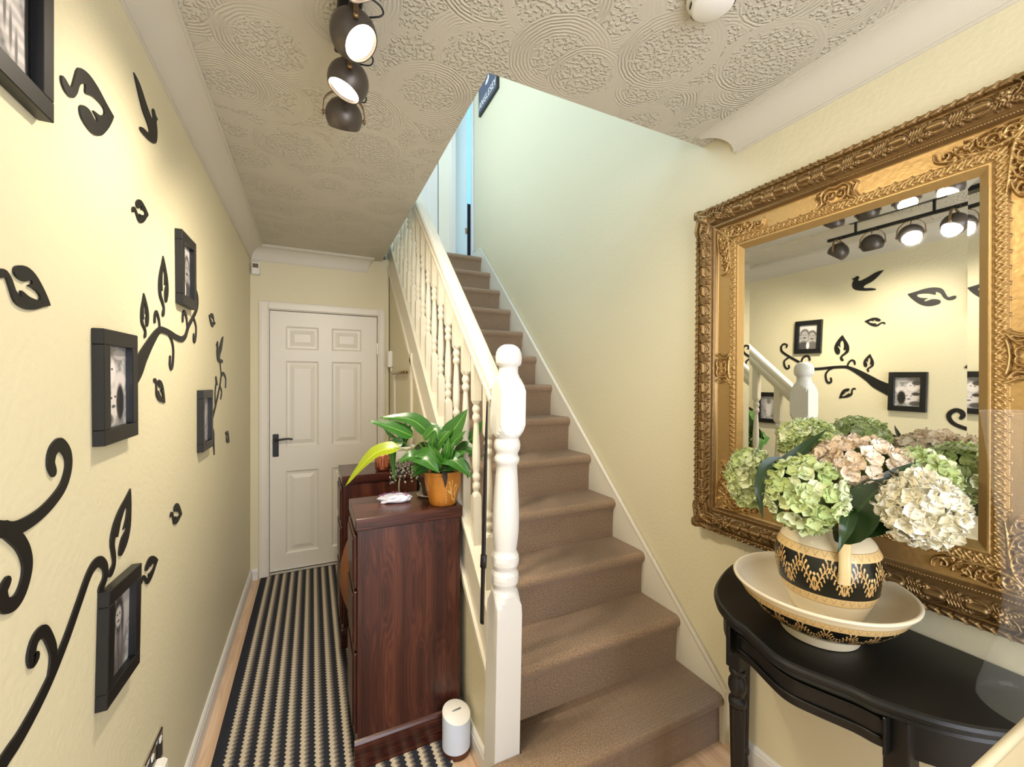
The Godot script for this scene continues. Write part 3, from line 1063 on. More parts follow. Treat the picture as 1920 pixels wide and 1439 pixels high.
func build_plants() -> void:
	var top := 0.9345
	M.lily = leaf_mat(Color(0.13, 0.32, 0.08), Color(0.42, 0.58, 0.26), 60.0)
	M.lily_yellow = leaf_mat(Color(0.50, 0.56, 0.08), Color(0.70, 0.72, 0.22), 40.0)
	# yellow glazed pot with a cream bird and sprig
	var im := Image.create(512, 128, false, Image.FORMAT_RGB8)
	var n := FastNoiseLite.new()
	n.frequency = 0.02
	for y in 128:
		for x in 512:
			var v := 0.5 + 0.5 * n.get_noise_3d(cos(TAU * x / 512.0) * 80.0, sin(TAU * x / 512.0) * 80.0, y)
			im.set_pixel(x, y, Color(0.62, 0.37, 0.12).lerp(Color(0.80, 0.54, 0.20), v))
	# sprig and bird facing the camera (u about 0.33)
	var cream := Color(0.90, 0.78, 0.52)
	for s in [[[150, 92], [156, 76], [152, 58], [142, 50]], [[156, 76], [166, 62], [164, 48], [156, 46]], [[158, 84], [172, 78], [178, 66]], [[178, 66], [192, 62], [200, 58]], [[182, 60], [180, 34]], [[186, 60], [196, 36]], [[206, 88], [210, 40]], [[160, 98], [196, 100]]]:
		var p := []
		for q in s:
			p.append(Vector2(q[0], q[1]))
		p = spline(p, 8)
		for q in p:
			for dy in range(-1, 2):
				for dx in range(-1, 2):
					im.set_pixel(int(q.x) + dx, int(q.y) + dy, cream)
	var gl := mat(Color.WHITE, 0.3)
	gl.albedo_texture = img_tex(im)
	var at := Vector3(0.492, top, -1.695)
	var lily := thing("potted_peace_lily", "green leafy peace lily in a mustard yellow pot on the nearer dark cabinet", "plant", at)
	var st := mb()
	lathe(st, [Vector2(0.0, 0.0), Vector2(0.052, 0.0), Vector2(0.056, 0.004), Vector2(0.060, 0.025), Vector2(0.069, 0.06), Vector2(0.0755, 0.095), Vector2(0.0765, 0.125), Vector2(0.0765, 0.125), Vector2(0.0795, 0.129), Vector2(0.0795, 0.137), Vector2(0.076, 0.141), Vector2(0.0715, 0.139), Vector2(0.070, 0.12)], 48, Transform3D(Basis(Vector3.UP, 0.9), Vector3.ZERO), true)
	var pot := obj("pot", st, gl, lily)
	pot.set_meta("label", "mustard yellow glazed pot with a cream bird and sprig")
	var so := mb()
	lathe(so, [Vector2(0.0705, 0.121), Vector2(0.04, 0.126), Vector2(0.0, 0.127)], 24)
	obj("soil", so, M.soil, lily)
	var rt := Vector3(0.9017, 0, 0.4324)
	var bk := Vector3(0.4324, 0, -0.9017)
	var P := func(r: float, u: float, b: float) -> Vector3: return rt * r + Vector3(0, u, 0) + bk * b
	# blades: [root r, start r,u,b, mid r,u,b, tip r,u,b, width, yellow]; metres from the pot's base
	var L := [
		[-0.03, -0.17, 0.235, -0.03, -0.27, 0.215, -0.05, -0.385, 0.085, -0.06, 0.066, 1],
		[-0.03, -0.13, 0.275, 0.02, -0.21, 0.315, 0.0, -0.305, 0.345, -0.02, 0.072, 0],
		[-0.02, -0.06, 0.275, 0.05, -0.14, 0.345, 0.04, -0.275, 0.355, 0.02, 0.078, 0],
		[0.0, -0.055, 0.185, -0.02, 0.0, 0.27, -0.04, 0.055, 0.325, -0.02, 0.070, 0],
		[0.0, 0.005, 0.255, -0.03, 0.06, 0.325, -0.03, 0.105, 0.395, -0.02, 0.082, 0],
		[0.02, 0.01, 0.215, -0.04, 0.055, 0.265, -0.06, 0.105, 0.31, -0.06, 0.055, 0],
		[0.02, 0.05, 0.205, 0.0, 0.10, 0.235, -0.02, 0.165, 0.195, -0.03, 0.062, 0],
		[0.03, 0.10, 0.25, 0.03, 0.13, 0.28, 0.03, 0.165, 0.345, 0.03, 0.055, 0],
		[0.02, 0.0, 0.20, -0.05, 0.06, 0.195, -0.09, 0.135, 0.125, -0.10, 0.078, 0],
		[-0.01, -0.10, 0.215, -0.06, -0.055, 0.205, -0.10, 0.005, 0.15, -0.11, 0.085, 0],
		[-0.03, -0.075, 0.265, -0.02, -0.03, 0.31, -0.02, 0.0, 0.25, -0.04, 0.052, 0],
		[-0.03, -0.165, 0.255, 0.0, -0.205, 0.235, -0.01, -0.195, 0.09, -0.02, 0.045, 0],
		[-0.04, -0.045, 0.165, -0.06, -0.075, 0.175, -0.09, -0.11, 0.155, -0.10, 0.055, 0],
		[-0.03, -0.05, 0.15, -0.05, -0.075, 0.15, -0.07, -0.105, 0.13, -0.09, 0.045, 0],
		[-0.01, -0.03, 0.21, -0.04, -0.035, 0.26, -0.05, -0.02, 0.305, -0.05, 0.042, 0],
		[0.01, 0.035, 0.18, -0.06, 0.075, 0.215, -0.07, 0.11, 0.225, -0.08, 0.045, 0],
		[0.0, 0.015, 0.19, -0.07, 0.03, 0.235, -0.08, 0.035, 0.285, -0.07, 0.04, 0],
		[-0.02, -0.04, 0.17, -0.08, -0.06, 0.205, -0.09, -0.095, 0.215, -0.10, 0.045, 0],
		[0.02, 0.05, 0.17, -0.03, 0.085, 0.175, -0.05, 0.125, 0.15, -0.06, 0.05, 0],
		[0.0, -0.005, 0.16, -0.09, -0.01, 0.185, -0.10, -0.02, 0.225, -0.09, 0.042, 0],
		[-0.04, -0.06, 0.185, -0.03, -0.12, 0.205, -0.05, -0.17, 0.18, -0.06, 0.06, 0],
		[0.0, -0.02, 0.16, -0.07, -0.01, 0.205, -0.09, -0.05, 0.255, -0.06, 0.06, 0],
		[0.03, 0.05, 0.18, 0.04, 0.10, 0.20, 0.06, 0.16, 0.165, 0.07, 0.055, 0],
		[0.0, 0.0, 0.22, 0.06, -0.03, 0.29, 0.08, -0.09, 0.33, 0.10, 0.065, 0],
		[0.02, 0.03, 0.23, 0.07, 0.07, 0.28, 0.08, 0.12, 0.26, 0.10, 0.06, 0],
		[-0.02, -0.05, 0.18, 0.06, -0.11, 0.22, 0.10, -0.16, 0.19, 0.12, 0.06, 0],
		[0.01, 0.02, 0.17, -0.06, 0.035, 0.22, -0.08, 0.06, 0.265, -0.07, 0.05, 0],
		[0.0, 0.0, 0.15, -0.05, 0.03, 0.165, -0.085, 0.075, 0.16, -0.11, 0.05, 0],
	]
	for q in L:
		var a: Vector3 = P.call(q[1], q[2], q[3])
		var m: Vector3 = P.call(q[4], q[5], q[6])
		var e: Vector3 = P.call(q[7], q[8], q[9])
		var root: Vector3 = P.call(q[0], 0.125, q[3] * 0.3)
		var hint := (Vector3.UP * 1.0 - bk * 0.9 + rt * signf(-q[7] - 0.001) * 0.15).normalized()
		if absf(e.y - a.y) > 1.3 * Vector2(e.x - a.x, e.z - a.z).length():
			hint = (-bk + Vector3.UP * 0.3 - rt * 0.2).normalized()
		var b := mb()
		blade(b, [a, m, e], q[10], hint)
		var lf := obj("leaf", b, M.lily_yellow if q[11] else M.lily, lily)
		if q[11]:
			lf.set_meta("label", "yellowing drooping leaf")
		var s2 := mb()
		tube(s2, spline([root, root.lerp(a, 0.55) + Vector3(0, 0.015, 0), a, a.lerp(m, 0.5)], 4), spread([0.0032, 0.0024, 0.0018, 0.001], 13), 6)
		obj("stalk", s2, M.stem, lf)
	# withered leaves over the rim
	for q in [[[0.03, 0.145, -0.06], [0.022, 0.15, -0.085], [0.026, 0.115, -0.092], [0.024, 0.085, -0.088]], [[0.06, 0.15, 0.0], [0.085, 0.155, -0.01], [0.10, 0.135, -0.02], [0.108, 0.105, -0.02]]]:
		var w := mb()
		var pp := []
		for v in q:
			pp.append(P.call(v[0], v[1], v[2]))
		blade(w, pp, 0.022, (-bk + Vector3.UP).normalized(), 0.5)
		obj("withered_leaf", w, mat(Color(0.16, 0.115, 0.07), 0.8), lily).set_meta("label", "brown withered leaf over the rim")
	# small terracotta pot and saucer behind it
	var small := thing("plant_pot", "small grey brown empty plant pot half hidden behind the mustard yellow pot", "plant pot", Vector3(0.478, top + 0.006, -1.835))
	var ps := mb()
	lathe(ps, [Vector2(0.0, 0.0), Vector2(0.036, 0.0), Vector2(0.048, 0.075), Vector2(0.048, 0.075), Vector2(0.054, 0.075), Vector2(0.056, 0.103), Vector2(0.052, 0.105), Vector2(0.049, 0.103), Vector2(0.046, 0.07)], 28)
	obj("pot", ps, mat(Color(0.30, 0.235, 0.19), 0.7), small)
	var pr := mb()
	lathe(pr, [Vector2(0.046, 0.07), Vector2(0.0, 0.068)], 20)
	obj("soil", pr, M.soil, small)
	var rr := mb()
	lathe(rr, [Vector2(0.0545, 0.096), Vector2(0.0575, 0.098), Vector2(0.0565, 0.1045), Vector2(0.0515, 0.1065)], 28)
	obj("rim_band", rr, mat(Color(0.66, 0.17, 0.10), 0.5), small).set_meta("label", "red rim band")
	var sc := mb()
	lathe(sc, [Vector2(0.0, 0.0), Vector2(0.045, 0.0), Vector2(0.060, 0.010), Vector2(0.058, 0.012), Vector2(0.044, 0.0035), Vector2(0.0, 0.0035)], 32)
	var sau := obj("saucer", sc, mat(Color(0.62, 0.57, 0.50), 0.5))
	sau.position = Vector3(0.474, top + 0.0005, -1.835)
	tag(sau, "pale grey saucer under the small grey brown pot", "saucer")
	# white pot with strap leaves on the far cabinet
	var wp := thing("potted_orchid", "strap-leaved plant in a white pot on the far dark cabinet", "plant", Vector3(0.484, top, -2.53))
	var pw := mb()
	lathe(pw, [Vector2(0.0, 0.0), Vector2(0.055, 0.0), Vector2(0.058, 0.004), Vector2(0.072, 0.112), Vector2(0.072, 0.112), Vector2(0.077, 0.114), Vector2(0.077, 0.128), Vector2(0.073, 0.13), Vector2(0.069, 0.126), Vector2(0.067, 0.10)], 36)
	obj("pot", pw, M.plastic, wp).set_meta("label", "white pot")
	var sw := mb()
	lathe(sw, [Vector2(0.068, 0.112), Vector2(0.03, 0.118), Vector2(0.0, 0.12)], 20)
	obj("soil", sw, M.soil, wp)
	for q in [[-0.03, 0.16, 0.0, -0.08, 0.21, -0.02, -0.115, 0.245, -0.02, 0.016], [-0.02, 0.16, -0.01, -0.07, 0.19, -0.02, -0.10, 0.235, -0.03, 0.014], [0.0, 0.16, -0.03, 0.02, 0.24, -0.04, 0.055, 0.315, -0.03, 0.028], [0.02, 0.16, 0.0, 0.045, 0.23, 0.0, 0.06, 0.29, 0.0, 0.024], [-0.01, 0.15, -0.03, -0.005, 0.20, -0.05, -0.02, 0.25, -0.05, 0.012], [0.03, 0.15, -0.02, 0.05, 0.18, -0.05, 0.06, 0.22, -0.06, 0.012], [0.0, 0.15, 0.02, -0.03, 0.21, 0.04, -0.05, 0.255, 0.05, 0.022]]:
		var b2 := mb()
		blade(b2, [P.call(q[0] * 0.6, 0.115, q[2]), P.call(q[0], q[1], q[2]), P.call(q[3], q[4], q[5]), P.call(q[6], q[7], q[8])], q[9], (-bk + Vector3.UP * 0.4).normalized(), 0.4)
		obj("leaf", b2, M.lily, wp)


# ------------------------------------------------------------------ ornaments
func build_small_things() -> void:
	var top := 0.9345
	# ribbed copper candle holder
	var cu := thing("candle_holder", "ribbed copper candle holder on the far dark cabinet", "candle holder", Vector3(0.366, top, -2.485))
	var st := mb()
	var seg := 48
	st.set_smooth_group(0)
	var prof := [Vector2(0.030, 0.0), Vector2(0.040, 0.006), Vector2(0.0425, 0.03), Vector2(0.0435, 0.085), Vector2(0.0435, 0.098), Vector2(0.040, 0.0985), Vector2(0.039, 0.05), Vector2(0.034, 0.012), Vector2(0.0, 0.010)]
	var pt := func(i: int, k: int) -> Vector3:
		var a := TAU * k / seg
		var r: float = prof[i].x * (1.0 + 0.035 * cos(a * 12.0))
		return Vector3(cos(a) * r, prof[i].y + (0.004 * cos(a * 12.0) if i in [4, 5] else 0.0), sin(a) * r)
	for i in prof.size() - 1:
		for k in seg:
			var nn: Vector3 = Vector3(cos(TAU * (k + 0.5) / seg), 0, sin(TAU * (k + 0.5) / seg)) * (prof[i + 1].y - prof[i].y) + Vector3(0, prof[i].x - prof[i + 1].x, 0)
			quad(st, pt.call(i, k), pt.call(i, k + 1), pt.call(i + 1, k + 1), pt.call(i + 1, k), nn)
	obj("cup", st, M.copper, cu)
	var cd := mb()
	lathe(cd, [Vector2(0.033, 0.011), Vector2(0.033, 0.045), Vector2(0.033, 0.045), Vector2(0.0, 0.043)], 24)
	obj("candle", cd, M.plastic, cu)
	# small dark bottle
	var bo := mb()
	lathe(bo, [Vector2(0.0, 0.0), Vector2(0.013, 0.0), Vector2(0.014, 0.002), Vector2(0.014, 0.036), Vector2(0.007, 0.043), Vector2(0.007, 0.046), Vector2(0.0085, 0.046), Vector2(0.0085, 0.060), Vector2(0.0, 0.061)], 20)
	var b := obj("bottle", bo, mat(Color(0.035, 0.03, 0.03), 0.25))
	b.position = Vector3(0.418, top, -2.450)
	tag(b, "tiny dark bottle standing between the copper holder and the white pot", "bottle")
	# amethyst cluster
	var ge := thing("crystal_rock", "white and purple crystal rock lying on the nearer dark cabinet", "rock", Vector3(0.313, top + 0.002, -1.80))
	var n := FastNoiseLite.new()
	n.frequency = 18.0
	n.seed = 6
	var rock := mb()
	rock.set_smooth_group(-1)
	var turn := Basis(Vector3.UP, -0.30)
	var rp := func(i: int, k: int) -> Vector3:
		var th := PI * i / 9.0
		var ph := TAU * k / 20.0
		var d := Vector3(sin(th) * cos(ph), cos(th), sin(th) * sin(ph))
		var v := d * (1.0 + 0.32 * n.get_noise_3dv(d * 0.13))
		return turn * Vector3(v.x * 0.068, maxf(v.y, -0.55) * 0.022 + 0.012, v.z * 0.034)
	for i in 9:
		for k in 20:
			var p := [rp.call(i, k), rp.call(i, k + 1), rp.call(i + 1, k + 1), rp.call(i + 1, k)]
			var c: Vector3 = (p[0] + p[2]) * 0.5 - Vector3(0, 0.012, 0)
			tri(rock, p[0], p[1], p[2], c)
			tri(rock, p[0], p[2], p[3], c)
	obj("matrix", rock, mat(Color(0.80, 0.80, 0.84), 0.5), ge)
	var cr := mb()
	cr.set_smooth_group(-1)
	for i in 110:
		var x := rng.randf_range(-0.060, 0.058)
		var z := rng.randf_range(-0.030, 0.014) * sqrt(maxf(0.05, 1.0 - pow(x / 0.066, 2.0)))
		var base := turn * Vector3(x, 0.026 - absf(x) * 0.10, z)
		var ax := (Vector3(rng.randf_range(-0.6, 0.6), 1.0, rng.randf_range(-0.6, 0.6))).normalized()
		var s := ax.cross(Vector3(1, 0.2, 0.3)).normalized()
		var t := ax.cross(s)
		var r := rng.randf_range(0.002, 0.0045)
		var hh := rng.randf_range(0.006, 0.013)
		for k in 6:
			var a0 := TAU * k / 6
			var a1 := TAU * (k + 1) / 6
			var v0 := s * cos(a0) * r + t * sin(a0) * r
			var v1 := s * cos(a1) * r + t * sin(a1) * r
			quad(cr, base + v0, base + v1, base + v1 + ax * hh * 0.6, base + v0 + ax * hh * 0.6, v0 + v1)
			tri(cr, base + v0 + ax * hh * 0.6, base + v1 + ax * hh * 0.6, base + ax * hh, v0 + v1 + ax * r)
	var cm := mat(Color(0.56, 0.36, 0.50), 0.2)
	obj("crystals", cr, cm, ge).set_meta("kind", "stuff")
	# beaded wire tree
	var tr := thing("beaded_wire_tree", "little silver beaded wire tree standing behind the crystal rock", "ornament", Vector3(0.378, top, -1.885))
	var wt := mb()
	tube(wt, spline([Vector3(-0.03, 0.0, 0), Vector3(-0.032, 0.05, 0.0), Vector3(-0.026, 0.09, 0.0)], 4), spread([0.005, 0.004, 0.003], 9), 8)
	obj("trunk", wt, mat(Color(0.66, 0.60, 0.45), 0.45, 0.4), tr)
	var fo := mb()
	lathe(fo, [Vector2(0.0, 0.0), Vector2(0.022, 0.0), Vector2(0.020, 0.006), Vector2(0.006, 0.010), Vector2(0.0, 0.010)], 16, Transform3D(Basis(), Vector3(-0.03, 0, 0)))
	obj("foot", fo, M.brass, tr)
	var tw := mb()
	var bd := mb()
	var bead := SphereMesh.new()
	bead.radius = 0.0048
	bead.height = 0.011
	bead.radial_segments = 8
	bead.rings = 5
	for i in 90:
		var a := rng.randf() * TAU
		var reach := rng.randf_range(0.015, 0.075)
		var o := Vector3(-0.026, 0.085, 0.0)
		var e := Vector3(cos(a) * reach, 0.165 - reach * rng.randf_range(0.8, 1.5), sin(a) * reach * 0.6)
		var mid := o.lerp(e, 0.55) + Vector3(0, 0.045, 0)
		var pp := spline([o, mid, e], 4)
		tube(tw, pp, spread([0.0026, 0.0016], pp.size()), 5)
		for k in 4:
			var f := 0.55 + 0.15 * k
			var c: Vector3 = pp[mini(int(f * (pp.size() - 1)), pp.size() - 1)] + Vector3(rng.randf_range(-0.008, 0.008), rng.randf_range(-0.01, 0.004), rng.randf_range(-0.008, 0.008))
			bd.append_from(bead, 0, Transform3D(Basis.from_euler(Vector3(rng.randf_range(-0.8, 0.8), 0, rng.randf_range(-0.8, 0.8))), c))
	obj("twigs", tw, mat(Color(0.33, 0.30, 0.25), 0.45, 0.4), tr)
	var bdo := MeshInstance3D.new()
	bdo.name = "beads"
	bdo.mesh = bd.commit()
	bdo.material_override = mat(Color(0.72, 0.68, 0.60), 0.22, 0.35)
	bdo.set_meta("kind", "stuff")
	tr.add_child(bdo, true)
	# air freshener on the floor
	var ad := thing("air_freshener", "white cylindrical air freshener with a wooden base on the floor beside the newel post", "air freshener", Vector3(0.507, 0.009, -1.56))
	ad.position.y = 0.0005
	var w := mb()
	lathe(w, [Vector2(0.0, 0.0), Vector2(0.050, 0.0), Vector2(0.053, 0.003), Vector2(0.053, 0.024), Vector2(0.053, 0.024), Vector2(0.0, 0.024)], 40)
	obj("base", w, M.wood_base if M.has("wood_base") else mat(Color(0.36, 0.20, 0.13), 0.5), ad).set_meta("label", "brown wooden base")
	var bs := mb()
	# body cut by a sloping top
	bs.set_smooth_group(0)
	var lid := mb()
	lid.set_smooth_group(0)
	var topy := func(a: float, r: float) -> float: return 0.150 + r * 0.26 * (-sin(a) * 0.9 - cos(a) * 0.43) * -1.0 * -1.0
	for k in 48:
		var a0 := TAU * k / 48
		var a1 := TAU * (k + 1) / 48
		for q in [[0.0245, 0.0, 0.0545, 0.0545], [-1.0, 0.0, 0.0545, 0.0545]]:
			pass
		var p0 := Vector3(cos(a0) * 0.0545, 0.0245, sin(a0) * 0.0545)
		var p1 := Vector3(cos(a1) * 0.0545, 0.0245, sin(a1) * 0.0545)
		var t0 := Vector3(p0.x, topy.call(a0, 0.0545), p0.z)
		var t1 := Vector3(p1.x, topy.call(a1, 0.0545), p1.z)
		quad(bs, p0, p1, t1, t0, p0 + p1 - Vector3(0, 0.049, 0))
		var i0 := Vector3(cos(a0) * 0.050, topy.call(a0, 0.050) + 0.004, sin(a0) * 0.050)
		var i1 := Vector3(cos(a1) * 0.050, topy.call(a1, 0.050) + 0.004, sin(a1) * 0.050)
		quad(lid, t0, t1, i1, i0, Vector3.UP + (p0 + p1))
		tri(lid, i0, i1, Vector3(0, 0.153, 0), Vector3.UP)
	obj("body", bs, M.plastic_cool, ad)
	var ld := obj("lid", lid, M.plastic, ad)
	var sl := mb()
	tube(sl, [Vector3(-0.02, 0.1545, -0.004), Vector3(0.02, 0.1545, -0.008)], [0.004, 0.004], 8, 0.4)
	obj("vent", sl, mat(Color(0.45, 0.46, 0.46), 0.5), ld)
	box_obj("button", Vector3(-0.014, 0.1255, 0.048), Vector3(0.004, 0.1305, 0.0515), M.frame_black, ad, 0.001)
	# double socket with a plug on the left wall
	var so := thing("socket", "silver wall socket with a white plug low on the left wall", "socket", Vector3(XL, 0.375, -1.49))
	box_obj("plate", Vector3(0, -0.043, -0.073), Vector3(0.009, 0.043, 0.073), M.chrome, so, 0.003)
	for zz in [-0.036, 0.03]:
		box_obj("insert", Vector3(0.009, -0.03, zz - 0.022), Vector3(0.0105, 0.025, zz + 0.022), M.frame_black, so, 0.001)
		box_obj("rocker", Vector3(0.0105, 0.022, zz - 0.008), Vector3(0.014, 0.036, zz + 0.008), M.plastic, so, 0.001)
	var pg := box_obj("plug", Vector3(0.0107, -0.034, 0.008), Vector3(0.042, 0.012, 0.054), M.plastic, null, 0.008)
	pg.position = Vector3(XL, 0.375, -1.49)
	tag(pg, "white plug pushed into the silver socket at bottom left", "plug")
	# motion sensor in the far corner
	var pi := thing("motion_sensor", "small white motion sensor in the far left corner under the coving", "sensor", Vector3(-0.373, 2.275, ZB))
	box_obj("body", Vector3(-0.027, -0.047, 0.0), Vector3(0.027, 0.045, 0.04), M.plastic, pi, 0.006)
	box_obj("sensor_window", Vector3(-0.018, 0.0, 0.04), Vector3(0.018, 0.03, 0.042), mat(Color(0.42, 0.34, 0.24), 0.4), pi, 0.001)
	# white box right of the door
	var bx := thing("chime_box", "small white chime box on the wall right of the six-panel door", "chime", Vector3(0.5475, 1.63, -3.44))
	box_obj("body", Vector3(-0.036, -0.065, -0.03), Vector3(0.0, 0.065, 0.03), M.plastic, bx, 0.004)
	box_obj("bracket", Vector3(-0.012, -0.10, -0.012), Vector3(0.0, -0.065, 0.012), M.plastic, bx, 0.003)
	bx.position.x = 0.578
	# smoke alarm
	var sm := thing("smoke_alarm", "round white smoke alarm on the ceiling", "smoke alarm", Vector3(0.928, HC, -0.742))
	var a2 := Transform3D(Basis(Vector3(1, 0, 0), PI), Vector3.ZERO)
	var s1 := mb()
	lathe(s1, [Vector2(0.062, 0.0), Vector2(0.062, 0.012), Vector2(0.062, 0.012), Vector2(0.058, 0.013), Vector2(0.058, 0.016), Vector2(0.055, 0.018), Vector2(0.052, 0.032), Vector2(0.044, 0.037), Vector2(0.0, 0.038)], 40, a2)
	obj("body", s1, M.plastic, sm)
	for k in 8:
		var t := Transform3D(Basis(Vector3.UP, TAU * k / 8 + 0.2), Vector3.ZERO)
		var v := mb()
		box(v, Vector3(0.0525, -0.030, -0.008), Vector3(0.0553, -0.0205, 0.008), 0.0005, t)
		obj("vent", v, M.frame_black, sm)
	# framed sign on the stair wall, upstairs
	var sg := thing("framed_sign", "dark framed sign with white lettering high on the stairwell wall", "sign", Vector3(XR, 4.06, -3.61))
	box_obj("frame", Vector3(-0.022, 0.0, -0.23), Vector3(-0.0005, 0.33, 0.23), M.frame_black, sg, 0.003)
	box_obj("print", Vector3(-0.0235, 0.02, -0.21), Vector3(-0.0215, 0.31, 0.21), mat(Color(0.30, 0.32, 0.40), 0.5), sg, 0.0)
	var tm := TextMesh.new()
	tm.text = "ANGLESEY"
	tm.font = SystemFont.new()
	tm.font_size = 16
	tm.pixel_size = 0.0052
	tm.depth = 0.0012
	part("lettering", tm, M.plastic, sg, Transform3D(Basis(Vector3.UP, -PI / 2), Vector3(-0.0242, 0.085, 0.0)))
	var isl := mb()
	prism(isl, PackedVector2Array([Vector2(-0.05, 0.0), Vector2(-0.02, 0.03), Vector2(0.0, 0.025), Vector2(0.03, 0.055), Vector2(0.05, 0.02), Vector2(0.02, -0.01), Vector2(-0.02, -0.012)]), 0.0, 0.0012, Transform3D(Basis(Vector3.UP, -PI / 2), Vector3(-0.0235, 0.20, 0.0)))
	obj("island_print", isl, M.plastic, sg)
	# low white cupboard in front, only its far top edge shows
	var cu2 := thing("white_cupboard", "white painted cupboard top edge cutting the bottom right corner", "cupboard", Vector3(0.0, 0.0, 0.0))
	box_obj("body", Vector3(0.62, 0.0, -0.215), Vector3(1.0, 0.93, 0.2), M.gloss, cu2, 0.004)
	var tp := mb()
	box(tp, Vector3(0.61, 0.93, -0.226), Vector3(1.03, 0.945, 0.21), 0.003)
	for zz in [-0.219, -0.183]:
		tube(tp, [Vector3(0.612, 0.9455, zz), Vector3(1.028, 0.9455, zz)], [0.006 if zz < -0.2 else 0.004, 0.006 if zz < -0.2 else 0.004], 10)
	obj("cupboard_top", tp, mat(Color(0.77, 0.715, 0.59), 0.4), cu2)


